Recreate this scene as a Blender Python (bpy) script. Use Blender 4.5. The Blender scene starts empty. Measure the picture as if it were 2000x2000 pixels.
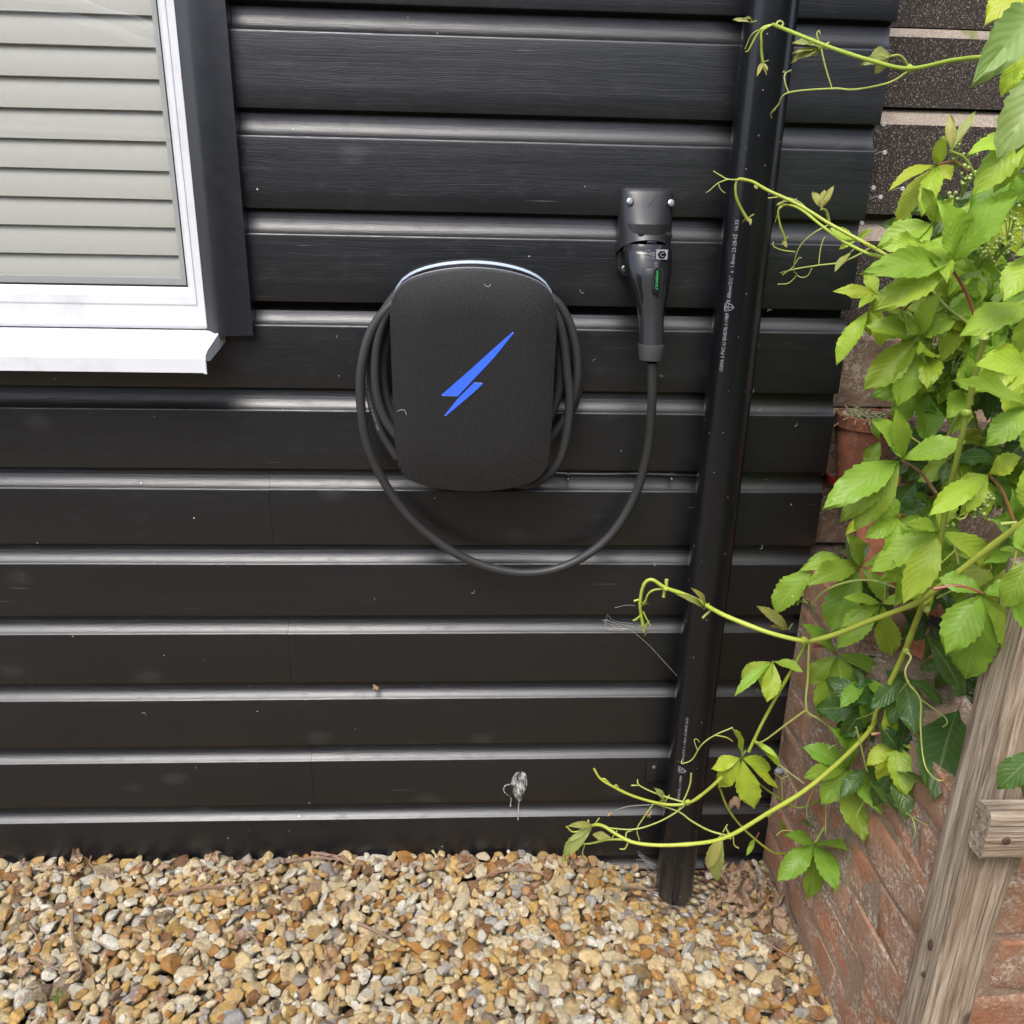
import bpy, bmesh, math, random
import numpy as np
from mathutils import Vector, Matrix
from mathutils import noise as mn
random.seed(7); rng = np.random.default_rng(11)
scene = bpy.context.scene
COL = scene.collection
# ------------------------------------------------------------------ camera
F_PX, PITCH, YAW, ROLL, DIST, HGT = 1652.5, -.3515, -.053, -.0221, 1.2995, 1.0563
_cp, _sp, _cy, _sy, _cr, _sr = math.cos(PITCH), math.sin(PITCH), math.cos(YAW), math.sin(YAW), math.cos(ROLL), math.sin(ROLL)
_M = Matrix(((_cy, -_sy, 0), (_sy, _cy, 0), (0, 0, 1))) @ Matrix(((1, 0, 0), (0, _cp, -_sp), (0, _sp, _cp))) @ Matrix(((_cr, 0, _sr), (0, 1, 0), (-_sr, 0, _cr)))
CAM = Vector((0, -DIST, HGT))
cam = bpy.data.cameras.new('camera'); camo = bpy.data.objects.new('camera', cam); COL.objects.link(camo)
cam.sensor_width = 36; cam.lens = 36 * F_PX / 2000; cam.clip_start = .01; cam.clip_end = 500
camo.matrix_world = Matrix.Translation(CAM) @ (_M @ Matrix(((1, 0, 0), (0, 0, -1), (0, 1, 0)))).to_4x4()
scene.camera = camo
def at(u, v, y):
    """point of the place seen at photo position (u, v) on the vertical plane at depth y"""
    d = _M @ Vector(((u - 1000) / F_PX, 1, -(v - 1000) / F_PX))
    return CAM + d * ((y + DIST) / d.y)
def atx(u, v, x):
    d = _M @ Vector(((u - 1000) / F_PX, 1, -(v - 1000) / F_PX))
    return CAM + d * (x / d.x)
def atz(u, v, z):
    d = _M @ Vector(((u - 1000) / F_PX, 1, -(v - 1000) / F_PX))
    return CAM + d * ((z - HGT) / d.z)
def px(n, p): return n * (_M.transposed() @ (Vector(p) - CAM)).y / F_PX
# ------------------------------------------------------------------ world, sun, exposure
SUN_EL, SUN_AZ = math.radians(56), math.radians(-20)      # azimuth measured from straight behind the camera
world = bpy.data.worlds.new('World'); scene.world = world; world.use_nodes = True
wn = world.node_tree.nodes; wl = world.node_tree.links
bg = wn['Background']
sky = wn.new('ShaderNodeTexSky'); sky.sky_type = 'NISHITA'; sky.sun_disc = False
sky.sun_elevation = SUN_EL; sky.air_density = 1.0; sky.dust_density = 3.0; sky.ozone_density = 1.0
hs = wn.new('ShaderNodeHueSaturation'); hs.inputs['Saturation'].default_value = .78
wl.new(sky.outputs[0], hs.inputs['Color']); wl.new(hs.outputs[0], bg.inputs['Color'])
bg.inputs['Strength'].default_value = .15
sun = bpy.data.lights.new('sun', 'SUN'); suno = bpy.data.objects.new('sun', sun); COL.objects.link(suno)
sun.energy = 1.05; sun.angle = math.radians(30); sun.color = (1, .988, .97)
SDIR = Vector((math.sin(SUN_AZ) * math.cos(SUN_EL), -math.cos(SUN_AZ) * math.cos(SUN_EL), math.sin(SUN_EL)))
suno.rotation_euler = SDIR.to_track_quat('Z', 'Y').to_euler(); suno.location = (0, -3, 5)
sky.sun_rotation = math.atan2(SDIR.x, SDIR.y)
scene.view_settings.view_transform = 'Standard'; scene.view_settings.look = 'None'
scene.view_settings.exposure = 1.2; scene.view_settings.gamma = 1
scene.view_settings.use_curve_mapping = False
# ------------------------------------------------------------------ materials
class G:
    """small node graph builder"""
    def __init__(s, name):
        s.m = bpy.data.materials.new(name); s.m.use_nodes = True
        s.t = s.m.node_tree; s.p = s.t.nodes['Principled BSDF']; s.out = s.t.nodes['Material Output']
    def n(s, typ, **kw):
        nd = s.t.nodes.new('ShaderNode' + typ)
        for k, v in kw.items():
            if k in nd.inputs: s.put(nd.inputs[k], v)
            else: setattr(nd, k, v)
        return nd
    def put(s, sock, v):
        if isinstance(v, bpy.types.NodeSocket): s.t.links.new(v, sock)
        else: sock.default_value = v if not (isinstance(v, tuple) and len(v) == 3 and sock.type == 'RGBA') else (*v, 1)
    def coord(s, kind='Object', scale=(1, 1, 1), loc=(0, 0, 0)):
        tc = s.n('TexCoord'); mp = s.n('Mapping'); s.put(mp.inputs['Vector'], tc.outputs[kind])
        mp.inputs['Scale'].default_value = scale; mp.inputs['Location'].default_value = loc
        return mp.outputs[0]
    def noise(s, vec, scale=5, detail=4, rough=.55, dist=0):
        nd = s.n('TexNoise', Scale=scale, Detail=detail, Roughness=rough, Distortion=dist); s.put(nd.inputs['Vector'], vec)
        return nd.outputs['Fac']
    def vor(s, vec, scale, feature='F1', out='Distance', rnd=1):
        nd = s.n('TexVoronoi', Scale=scale, feature=feature, Randomness=rnd); s.put(nd.inputs['Vector'], vec)
        return nd.outputs[out]
    def ramp(s, fac, stops, interp='LINEAR'):
        nd = s.n('ValToRGB'); cr = nd.color_ramp; cr.interpolation = interp
        while len(cr.elements) < len(stops): cr.elements.new(.5)
        for e, (pos, c) in zip(cr.elements, stops):
            e.position = pos; e.color = (c, c, c, 1) if isinstance(c, (int, float)) else (*c, 1)
        s.put(nd.inputs[0], fac); return nd.outputs[0]
    def mix(s, fac, a, b, blend='MIX'):
        nd = s.n('Mix', data_type='RGBA', blend_type=blend)
        s.put(nd.inputs[0], fac); s.put(nd.inputs[6], a); s.put(nd.inputs[7], b); return nd.outputs[2]
    def math(s, op, a, b=0, c=0):
        nd = s.n('Math', operation=op); s.put(nd.inputs[0], a); s.put(nd.inputs[1], b); s.put(nd.inputs[2], c); return nd.outputs[0]
    def bump(s, h, dist=.001, strength=1, prev=None):
        nd = s.n('Bump', Distance=dist, Strength=strength); s.put(nd.inputs['Height'], h)
        if prev: s.put(nd.inputs['Normal'], prev)
        return nd.outputs[0]
    def done(s, color=None, rough=None, normal=None, **kw):
        if color is not None: s.put(s.p.inputs['Base Color'], color)
        if rough is not None: s.put(s.p.inputs['Roughness'], rough)
        if normal is not None: s.put(s.p.inputs['Normal'], normal)
        for k, v in kw.items(): s.put(s.p.inputs[k.replace('_', ' ')], v)
        return s.m
def plain(name, color, rough, **kw):
    g = G(name); v = g.coord(); n = g.noise(v, 60, 3)
    c = g.mix(g.math('MULTIPLY', n, .25), color, tuple(x * .7 for x in color))
    return g.done(c, g.math('MULTIPLY_ADD', n, .12, rough - .06), g.bump(g.noise(v, 900, 2), .0001, .4), **kw)
def m_black_paint():
    g = G('black_paint')
    oi = g.n('ObjectInfo'); tc = g.n('TexCoord'); off = g.n('VectorMath', operation='MULTIPLY_ADD')
    cmb = g.n('CombineXYZ', X=oi.outputs['Random'], Z=oi.outputs['Random'])
    g.put(off.inputs[0], cmb.outputs[0]); off.inputs[1].default_value = (31, 0, 17); g.put(off.inputs[2], tc.outputs['Object'])
    def mp(sc):
        m = g.n('Mapping'); g.put(m.inputs[0], off.outputs[0]); m.inputs['Scale'].default_value = sc; return m.outputs[0]
    # wandering grain lines, bent round knots
    warp = g.noise(mp((5, 5, 14)), 1, 3)
    add = g.n('CombineXYZ', Z=g.math('MULTIPLY', warp, .022))
    wv = g.n('VectorMath', operation='ADD'); g.put(wv.inputs[0], off.outputs[0]); g.put(wv.inputs[1], add.outputs[0])
    m2 = g.n('Mapping'); g.put(m2.inputs[0], wv.outputs[0]); m2.inputs['Scale'].default_value = (9, 9, 520)
    grain = g.noise(m2.outputs[0], 1, 5, .62)
    m3 = g.n('Mapping'); g.put(m3.inputs[0], wv.outputs[0]); m3.inputs['Scale'].default_value = (2.2, 2.2, 1400)
    fine = g.noise(m3.outputs[0], 1, 2, .6)
    patch = g.noise(mp((2.5, 2.5, 9)), 1, 3)
    knot = g.vor(mp((5.5, 5.5, 9)), 1); kn = g.ramp(knot, [(0, 1), (.07, .75), (.16, 0)])
    kbump = g.math('MULTIPLY', kn, g.noise(mp((160, 160, 230)), 1, 4, .7))
    scr = g.noise(mp((7, 7, 420)), 1, 1); scratch = g.math('MULTIPLY', g.ramp(scr, [(.74, 0), (.765, 1)]), g.ramp(g.noise(mp((5, 5, 22)), 1, 2), [(.52, 0), (.6, 1)]))
    sp = g.vor(mp((75, 75, 75)), 1); spc = g.vor(mp((75, 75, 75)), 1, out='Color')
    sep = g.n('SeparateColor'); g.put(sep.inputs[0], spc)
    dot = g.math('LESS_THAN', sp, g.math('MULTIPLY', g.math('POWER', sep.outputs[0], 30), .10))
    dust = g.ramp(g.noise(mp((30, 30, 60)), 1, 6, .75), [(.52, 0), (.75, 1)])
    base = g.mix(patch, (.003, .0037, .0052), (.006, .007, .009))
    base = g.mix(g.math('MULTIPLY', dust, .022), base, (.16, .155, .14))
    base = g.mix(g.math('MULTIPLY', scratch, .45), base, (.3, .29, .27))
    base = g.mix(g.math('MULTIPLY', kn, .08), base, (.2, .2, .19))
    base = g.mix(dot, base, (.62, .6, .54))
    rough = g.math('MULTIPLY_ADD', patch, .16, .29)
    rough = g.math('ADD', rough, g.math('MULTIPLY', dust, .12))
    b = g.bump(grain, .0006, .45); b = g.bump(fine, .0003, .5, b); b = g.bump(kbump, .0009, .7, b)
    b = g.bump(g.noise(mp((1.2, 1, 30)), 1, 2), .002, .35, b)
    return g.done(base, rough, b, Specular_IOR_Level=.85)
def m_pipe():
    g = G('black_downpipe_plastic'); v = g.coord(scale=(40, 40, 2.5)); s = g.noise(v, 1, 5, .7)
    z = g.n('SeparateXYZ'); g.put(z.inputs[0], g.n('TexCoord').outputs['Object'])
    low = g.ramp(z.outputs[2], [(0, 1), (.16, 0)])
    dirt = g.math('MULTIPLY', low, g.ramp(s, [(.35, 0), (.7, 1)]))
    sp = g.vor(g.coord(scale=(60, 60, 60)), 1); dot = g.ramp(sp, [(.045, 1), (.06, 0)])
    c = g.mix(dirt, (.006, .0065, .008), (.10, .085, .06)); c = g.mix(g.math('MULTIPLY', dot, .6), c, (.5, .5, .48))
    r = g.math('ADD', g.math('MULTIPLY_ADD', s, .14, .17), g.math('MULTIPLY', dirt, .5))
    return g.done(c, r, g.bump(g.noise(g.coord(scale=(6, 6, 1.5)), 1, 2), .002, .25), Specular_IOR_Level=.48)
def m_cover():
    g = G('speckled_black_polymer'); v = g.coord(); n = g.noise(v, 520, 3, .8); n2 = g.noise(v, 9, 3)
    c = g.mix(g.ramp(n, [(.48, 0), (.72, 1)]), (.005, .005, .0055), (.055, .054, .053))
    c = g.mix(g.math('MULTIPLY', n2, .35), c, (.015, .015, .0155))
    return g.done(c, .52, g.bump(n, .0004, .5), Specular_IOR_Level=.45)
def m_upvc():
    g = G('white_upvc'); v = g.coord(); n = g.noise(v, 14, 5, .7); sp = g.vor(v, 90)
    c = g.mix(g.ramp(n, [(.5, 0), (.85, 1)]), (.68, .69, .71), (.52, .52, .50))
    c = g.mix(g.math('MULTIPLY', g.ramp(sp, [(.05, 1), (.08, 0)]), .55), c, (.22, .19, .16))
    up = g.n('SeparateXYZ'); g.put(up.inputs[0], g.n('NewGeometry').outputs['Normal'])
    c = g.mix(g.math('MULTIPLY', g.ramp(up.outputs[2], [(.3, 0), (.7, 1)]), g.ramp(g.noise(v, 38, 6, .8), [(.45, 0), (.7, .5)])), c, (.33, .30, .27))
    return g.done(c, .3, g.bump(n, .0005, .2))
def m_stone():
    g = G('flint_gravel'); a = g.n('Attribute', attribute_type='INSTANCER', attribute_name='tint')
    a2 = g.n('Attribute', attribute_type='INSTANCER', attribute_name='tint_two')
    oi = g.n('ObjectInfo'); tc = g.n('TexCoord'); vm = g.n('VectorMath', operation='MULTIPLY_ADD')
    g.put(vm.inputs[0], oi.outputs['Random']); vm.inputs[1].default_value = (37, 53, 71); g.put(vm.inputs[2], tc.outputs['Object'])
    v = vm.outputs[0]
    n1 = g.noise(v, 1.5, 5, .62, .6); n2 = g.noise(v, 6, 5, .7); vr = g.vor(v, 9)
    c = g.mix(g.ramp(n1, [(.44, 0), (.6, 1)]), a.outputs['Color'], a2.outputs['Color'])
    c = g.mix(g.ramp(n2, [(.6, 0), (.72, .7)]), c, (.45, .21, .05))
    c = g.mix(g.ramp(g.noise(v, 3.2, 6, .75), [(.56, 0), (.66, .55)]), c, (.62, .58, .48))
    c = g.mix(g.ramp(vr, [(.05, .55), (.13, 0)]), c, (.10, .06, .03))
    c = g.mix(g.ramp(g.noise(v, 26, 3, .8), [(.56, 0), (.7, .45)]), c, (.14, .08, .04))
    c = g.mix(g.ramp(g.noise(v, 11, 6, .85), [(.38, .5), (.47, 0)]), c, (.20, .12, .06))
    b = g.bump(n2, .28, .7); b = g.bump(g.noise(v, 22, 4, .7), .07, .6, b)
    return g.done(c, g.math('MULTIPLY_ADD', n1, .4, .28), b)
def m_ground():
    g = G('gravel_ground'); v = g.coord(); vr = g.vor(v, 70, out='Color'); sep = g.n('SeparateColor'); g.put(sep.inputs[0], vr)
    c = g.ramp(sep.outputs[0], [(0, (.12, .07, .03)), (.3, (.36, .22, .1)), (.6, (.5, .4, .24)), (.85, (.3, .27, .24)), (1, (.6, .55, .45))])
    d = g.vor(v, 70)
    return g.done(g.mix(g.ramp(d, [(.3, 0), (.8, .8)]), c, (.05, .03, .02)), .8, g.bump(d, .02, 1))
def m_brick(name, c1, c2, lich, mossy=0.15):
    g = G(name); oi = g.n('ObjectInfo'); tc = g.n('TexCoord'); vm = g.n('VectorMath', operation='MULTIPLY_ADD')
    g.put(vm.inputs[0], oi.outputs['Random']); vm.inputs[1].default_value = (7, 13, 9); g.put(vm.inputs[2], tc.outputs['Object'])
    v = vm.outputs[0]
    big = g.noise(v, 9, 4); mid = g.noise(v, 34, 6, .72); fin = g.noise(v, 240, 4, .7)
    c = g.mix(g.ramp(big, [(.35, 0), (.65, 1)]), c1, c2)
    c = g.mix(g.math('MULTIPLY', g.math('SUBTRACT', oi.outputs['Random'], .2), .5), c, tuple(x * .55 for x in c1))
    c = g.mix(g.ramp(mid, [(.55, 0), (.75, .6)]), c, (.10, .085, .055))
    c = g.mix(g.ramp(fin, [(.35, .45), (.55, 0)]), c, (.06, .035, .025))
    l1 = g.math('MULTIPLY', g.ramp(g.noise(v, 150, 5, .8), [(.50, 0), (.54, 1)]), g.ramp(g.noise(v, 13, 4, .65), [(.45, 0), (.6, 1)]))
    c = g.mix(g.ramp(g.noise(v, 7, 5, .7), [(.38, 0), (.62, .72)]), c, (.33, .215, .135)); c = g.mix(g.math('MULTIPLY', l1, lich), c, (.66, .58, .48))
    c = g.mix(g.ramp(g.noise(v, 22, 5, .7), [(.6, 0), (.75, mossy)]), c, (.15, .17, .04))
    b = g.bump(mid, .006, .8); b = g.bump(fin, .0015, .9, b); b = g.bump(l1, .0008, .6, b)
    return g.done(c, .9, b)
def m_speckle_stone():
    g = G('dark_speckled_block'); v = g.coord(); s = g.noise(v, 360, 4, .9); m = g.noise(v, 25, 5, .7)
    c = g.mix(m, (.009, .006, .0045), (.034, .022, .015))
    c = g.mix(g.ramp(s, [(.555, 0), (.66, 1)]), c, (.62, .5, .38))
    geo = g.n('NewGeometry'); sx = g.n('SeparateXYZ'); g.put(sx.inputs[0], geo.outputs['True Normal'])
    lit_ledge = g.ramp(sx.outputs[2], [(.35, 0), (.55, 1)])       # light caught by the upturned ledges, put into the colour
    c = g.mix(g.math('MULTIPLY', lit_ledge, g.math('MULTIPLY_ADD', g.ramp(s, [(.4, 0), (.62, 1)]), .55, .42)), c, g.mix(m, (.36, .28, .21), (.56, .48, .39)))
    moss = g.math('MULTIPLY', lit_ledge, g.ramp(g.noise(v, 12, 4), [(.57, 0), (.63, 1)]))
    c = g.mix(moss, c, (.16, .17, .03))
    return g.done(c, .75, g.bump(s, .0022, .8, g.bump(m, .004, .6)))
def m_oldwood(name, axis='z'):
    g = G(name); sc = {'z': (190, 190, 7), 'x': (7, 190, 190)}[axis]; sc2 = {'z': (26, 26, 2.5), 'x': (2.5, 26, 26)}[axis]
    v = g.coord(scale=sc); w = g.noise(v, 1, 6, .62, .9); w2 = g.noise(g.coord(scale=sc2), 1, 5, .6, .4)
    c = g.ramp(w, [(.30, (.10, .07, .045)), (.42, (.25, .185, .125)), (.55, (.40, .32, .235)), (.70, (.58, .50, .39))])
    pale = g.ramp(g.noise(g.coord(scale=tuple(x * .55 for x in sc2)), 1, 3, .4), [(.6, 0), (.64, .75)])
    c = g.mix(pale, c, (.56, .53, .40)); c = g.mix(g.ramp(w2, [(.3, .6), (.5, 0)]), c, (.24, .17, .11))
    kn = g.vor(g.coord(scale={'z': (14, 14, 7), 'x': (7, 14, 14)}[axis]), 1)
    c = g.mix(g.ramp(kn, [(.06, .8), (.12, 0)]), c, (.05, .03, .02))
    return g.done(c, .85, g.bump(w, .004, 1, g.bump(w2, .006, .7)))
def m_leaf(name, veins=.5, gloss=.38):
    g = G(name); oi = g.n('ObjectInfo'); uv = g.n('UVMap'); sx = g.n('SeparateXYZ'); g.put(sx.inputs[0], uv.outputs[0])
    u = g.math('ABSOLUTE', g.math('SUBTRACT', sx.outputs[0], .5)); vv = sx.outputs[1]
    mid = g.ramp(u, [(0, 1), (.02, 1), (.035, 0)])
    ph = g.math('FRACT', g.math('MULTIPLY', g.math('SUBTRACT', vv, g.math('MULTIPLY', u, .55)), 9.0))
    lat = g.ramp(g.math('ABSOLUTE', g.math('SUBTRACT', ph, .5)), [(0, 1), (.05, .5), (.10, 0)])
    tri = g.math('PINGPONG', ph, .5)
    vein = g.math('MAXIMUM', mid, g.math('MULTIPLY', lat, .6))
    n = g.noise(g.coord(), 40, 4, .6)
    base = oi.outputs['Color']
    dk = g.mix(.5, base, (.5, .6, .3), 'MULTIPLY')
    c = g.mix(g.math('MULTIPLY', n, .55), base, dk)
    c = g.mix(g.math('MULTIPLY', vein, veins), c, g.mix(.5, base, (.55, .62, .25)))
    geo = g.n('NewGeometry')
    c = g.mix(g.math('MULTIPLY', geo.outputs['Backfacing'], .4), c, (.30, .38, .20))
    nrm = g.bump(tri, .0018, .28, g.bump(g.noise(g.coord(), 160, 3), .0008, .35))
    g.done(c, gloss, nrm, Specular_IOR_Level=.4)
    tr = g.n('BsdfTranslucent'); g.put(tr.inputs['Color'], g.mix(.55, c, (.42, .55, .06))); g.put(tr.inputs['Normal'], nrm)
    ms = g.n('MixShader'); ms.inputs[0].default_value = .42
    g.t.links.new(g.p.outputs[0], ms.inputs[1]); g.t.links.new(tr.outputs[0], ms.inputs[2]); g.t.links.new(ms.outputs[0], g.out.inputs[0])
    return g.m
def m_stem():
    g = G('vine_stem'); oi = g.n('ObjectInfo'); n = g.noise(g.coord(), 120, 4)
    n3 = g.noise(g.coord(), 16, 3)
    c = g.mix(g.math('MULTIPLY', g.math('ADD', n, g.ramp(n3, [(.45, 0), (.7, .8)])), .5), oi.outputs['Color'], g.mix(1, oi.outputs['Color'], (.55, .6, .5), 'MULTIPLY'))
    return g.done(c, .4, g.bump(n, .0006, .5), Subsurface_Weight=.15, Subsurface_Radius=(.004, .004, .002))
def m_glass():
    g = G('window_glass'); lw = g.n('LayerWeight', Blend=.5); fr = g.math('MULTIPLY_ADD', g.math('POWER', lw.outputs['Facing'], 5), .88, .11); gl = g.n('BsdfGlossy', Roughness=.015); tr = g.n('BsdfTransparent', Color=(.97, .98, .975))
    g.put(gl.inputs['Normal'], g.bump(g.noise(g.coord(), 2.2, 2), .004, .3))
    ms = g.n('MixShader'); g.put(ms.inputs[0], fr); g.t.links.new(tr.outputs[0], ms.inputs[1]); g.t.links.new(gl.outputs[0], ms.inputs[2])
    g.t.links.new(ms.outputs[0], g.out.inputs[0]); return g.m
def m_terracotta(name, c):
    g = G(name); v = g.coord(); n = g.noise(v, 30, 6, .7); w = g.noise(v, 90, 5, .8)
    k = g.mix(g.ramp(n, [(.4, 0), (.7, .8)]), c, tuple(x * .35 for x in c))
    k = g.mix(g.ramp(w, [(.58, 0), (.68, .7)]), k, (.42, .37, .31))
    return g.done(k, .85, g.bump(n, .003, .6))
def m_dry(name, c):
    g = G(name); oi = g.n('ObjectInfo'); n = g.noise(g.coord(), 90, 5, .7)
    k = g.mix(n, tuple(x * .5 for x in c), tuple(min(1, x * 1.3) for x in c))
    k = g.mix(g.math('MULTIPLY', oi.outputs['Random'], .5), k, (.2, .1, .06))
    return g.done(k, .75, g.bump(n, .002, .8))
def m_splash():
    g = G('white_splash_residue'); n = g.noise(g.coord(scale=(1, 1, .3)), 230, 5, .8, .6); n2 = g.noise(g.coord(scale=(1, 1, .5)), 70, 3, .6)
    g.done((.62, .62, .6), .7); a = g.math('MULTIPLY', g.ramp(n, [(.45, .03), (.58, 1)]), g.ramp(n2, [(.40, .12), (.58, 1)]))
    g.put(g.p.inputs['Alpha'], a); return g.m
M = dict(paint=m_black_paint(), pipe=m_pipe(), cover=m_cover(), upvc=m_upvc(), stone=m_stone(), ground=m_ground(),
         brick=m_brick('weathered_red_brick', (.46, .185, .09), (.33, .175, .105), .66, .3),
         mortar=m_brick('old_mortar', (.32, .225, .165), (.24, .17, .12), .7, .4),
         darkbrick=m_brick('dark_brick', (.13, .075, .06), (.07, .05, .042), .45),  # darker brick tones for the lower stepped courses
         block=m_speckle_stone(), post=m_oldwood('weathered_post_wood'), rail=m_oldwood('weathered_rail_wood', 'x'),
         leaf=m_leaf('young_creeper_leaf', .35, .42), oldleaf=m_leaf('mature_creeper_leaf', .45, .3), stem=m_stem(), glass=m_glass(),
         terra=m_terracotta('stained_terracotta', (.24, .085, .045)), orange=m_terracotta('orange_terracotta', (.62, .22, .11)),
         dry=m_dry('dry_leaf', (.38, .275, .175)), twig=m_dry('dry_twig', (.25, .17, .12)), splash=m_splash(),
         trim=plain('smooth_black_trim', (.009, .010, .014), .34, Specular_IOR_Level=.9),
         rust=plain('dark_brown_knot', (.06, .035, .022), .8),
         cable=plain('rubber_cable', (.035, .035, .036), .5), shell=plain('satin_black_plastic', (.022, .022, .024), .36),
         gloss=plain('gloss_black_plastic', (.012, .012, .014), .12), boot=plain('dark_grey_rubber', (.045, .045, .047), .6),
         screw=plain('zinc_screw', (.36, .38, .38), .35, Metallic=.9), slat=plain('grey_blind_slat', (.46, .45, .405), .5),
         dark=plain('dark_void', (.012, .011, .010), .9), white=plain('white_print', (.30, .30, .33), .6),
         strip=plain('clear_light_strip', (.42, .5, .62), .1, Specular_IOR_Level=.9),
         room=plain('room_wall', (.4, .4, .38), .8), grey=plain('grey_spacer', (.42, .43, .42), .5), rubber=plain('black_gasket', (.01, .01, .01), .6),
         blue=plain('blue_lit_emblem', (.03, .085, .62), .35), green=plain('green_print', (.02, .5, .12), .5), soil=plain('dark_soil', (.03, .021, .015), .95),
         saucer=plain('red_saucer_plastic', (.16, .018, .012), .4), web=plain('cobweb_silk', (.55, .54, .5), .7), moss=plain('pale_moss', (.3, .32, .16), .9),
         bud=plain('pale_green_bud', (.36, .46, .13), .45), knifed=plain('scratch_light', (.09, .09, .095), .5))
g_ = M['blue'].node_tree.nodes['Principled BSDF']; g_.inputs['Emission Color'].default_value = (.05, .17, 1, 1); g_.inputs['Emission Strength'].default_value = .22
# ------------------------------------------------------------------ mesh helpers
def obj(name, data, mat=None, parent=None, smooth=True, label=None, cat=None, group=None, kind=None, color=None, origin=None):
    if isinstance(data, bmesh.types.BMesh):
        me = bpy.data.meshes.new(name)
        if origin is not None: bmesh.ops.translate(data, verts=data.verts, vec=-Vector(origin))
        data.normal_update(); data.to_mesh(me); data.free()
    else: me = data
    if mat is not None and len(me.materials) == 0: me.materials.append(M[mat] if isinstance(mat, str) else mat)
    if smooth:
        me.polygons.foreach_set('use_smooth', [True] * len(me.polygons))
        if smooth is True and len(me.loops) and len(me.polygons) < 20000: me.set_sharp_from_angle(angle=math.radians(42))
    o = bpy.data.objects.new(name, me); COL.objects.link(o)
    if origin is not None: o.location = origin
    if parent is not None:
        o.parent = parent
        o.location = Vector(o.location) - parent.location if origin is not None else -parent.location
    tag(o, label, cat, group, kind)
    if color: o.color = (*color, 1)
    return o
def tag(o, label=None, cat=None, group=None, kind=None):
    for k, v in (('label', label), ('category', cat), ('group', group), ('kind', kind)):
        if v: o[k] = v
def thing(name, label, cat, loc=(0, 0, 0), group=None):
    o = bpy.data.objects.new(name, None); COL.objects.link(o); o.location = loc; o.empty_display_size = .05
    tag(o, label, cat, group); return o
def sub(o, parent):       # third level: child of a part
    o.parent = parent; o.location = Vector(o.location) - parent.location - (parent.parent.location if parent.parent else Vector())
    return o
def box(bm, lo, hi, bev=0, seg=2):
    lo, hi = Vector(lo), Vector(hi)
    r = bmesh.ops.create_cube(bm, size=1, matrix=Matrix.Translation((lo + hi) / 2) @ Matrix.Diagonal((*(hi - lo), 1)))
    if bev:
        es = {e for v in r['verts'] for e in v.link_edges}
        bmesh.ops.bevel(bm, geom=list(es), offset=bev, segments=seg, affect='EDGES', profile=.5)
    return r['verts']
def catmull(pts, n=8):
    pts = [Vector(p) for p in pts]; P = [pts[0] * 2 - pts[1]] + pts + [pts[-1] * 2 - pts[-2]]; out = []
    for i in range(1, len(P) - 2):
        for k in range(n):
            t = k / n; a, b, c, d = P[i - 1], P[i], P[i + 1], P[i + 2]
            out.append(.5 * ((2 * b) + (c - a) * t + (2 * a - 5 * b + 4 * c - d) * t * t + (3 * b - a - 3 * c + d) * t ** 3))
    return out + [pts[-1]]
def tube(bm, path, r, seg=10, cap=True):
    """r: number, or (start, end), or list"""
    n = len(path); rad = (lambda i: r) if isinstance(r, (int, float)) else ((lambda i: r[0] + (r[1] - r[0]) * i / (n - 1)) if isinstance(r, tuple) else (lambda i: r[i]))
    up = Vector((.13, .3, .94)); rings = []; nrm = None
    for i, p in enumerate(path):
        t = (path[min(i + 1, n - 1)] - path[max(i - 1, 0)]).normalized()
        nrm = (t.cross(up)).normalized() if nrm is None else (nrm - t * nrm.dot(t)).normalized()
        b = t.cross(nrm)
        rings.append([bm.verts.new(p + (nrm * math.cos(a) + b * math.sin(a)) * rad(i)) for a in (2 * math.pi * k / seg for k in range(seg))])
    for i in range(n - 1):
        for k in range(seg): bm.faces.new((rings[i][k], rings[i][(k + 1) % seg], rings[i + 1][(k + 1) % seg], rings[i + 1][k]))
    if cap: bm.faces.new(rings[0][::-1]); bm.faces.new(rings[-1])
def loft(bm, loops, cap0=True, cap1=True, closed=True):
    R = [[bm.verts.new(p) for p in l] for l in loops]; n = len(R[0])
    for a, b in zip(R, R[1:]):
        for k in range(n if closed else n - 1): bm.faces.new((a[k], a[(k + 1) % n], b[(k + 1) % n], b[k]))
    if cap0: bm.faces.new(R[0][::-1])
    if cap1: bm.faces.new(R[-1])
    return R
def lathe(bm, prof, c=(0, 0, 0), seg=32):
    c = Vector(c); loft(bm, [[c + Vector((r * math.cos(2 * math.pi * k / seg), r * math.sin(2 * math.pi * k / seg), z)) for k in range(seg)] for r, z in prof])
def text_mesh(s, size):
    cu = bpy.data.curves.new('print', 'FONT'); cu.body = s; cu.size = size; cu.resolution_u = 2
    o = bpy.data.objects.new('print', cu); COL.objects.link(o); bpy.context.view_layer.update()
    me = bpy.data.meshes.new_from_object(o.evaluated_get(bpy.context.evaluated_depsgraph_get())); bpy.data.objects.remove(o); bpy.data.curves.remove(cu)
    return me
def ground_z(x, y):
    z = -.120 + .004 * math.sin(x * 5 + 1) * math.sin(y * 9) 
    z -= .048 * math.exp(-((x - .40) ** 2 / .020 + (y + .05) ** 2 / .010))
    if x > .12: z -= .022 * min(1, (x - .12) / .25)
    return z
# ------------------------------------------------------------------ ground
bm = bmesh.new(); bmesh.ops.create_grid(bm, x_segments=60, y_segments=60, size=40, matrix=Matrix.Translation((0, -10, -.17)))
obj('ground', bm, 'ground', smooth=False, kind='structure', label='gravel covered ground running away from the black wall')
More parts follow.
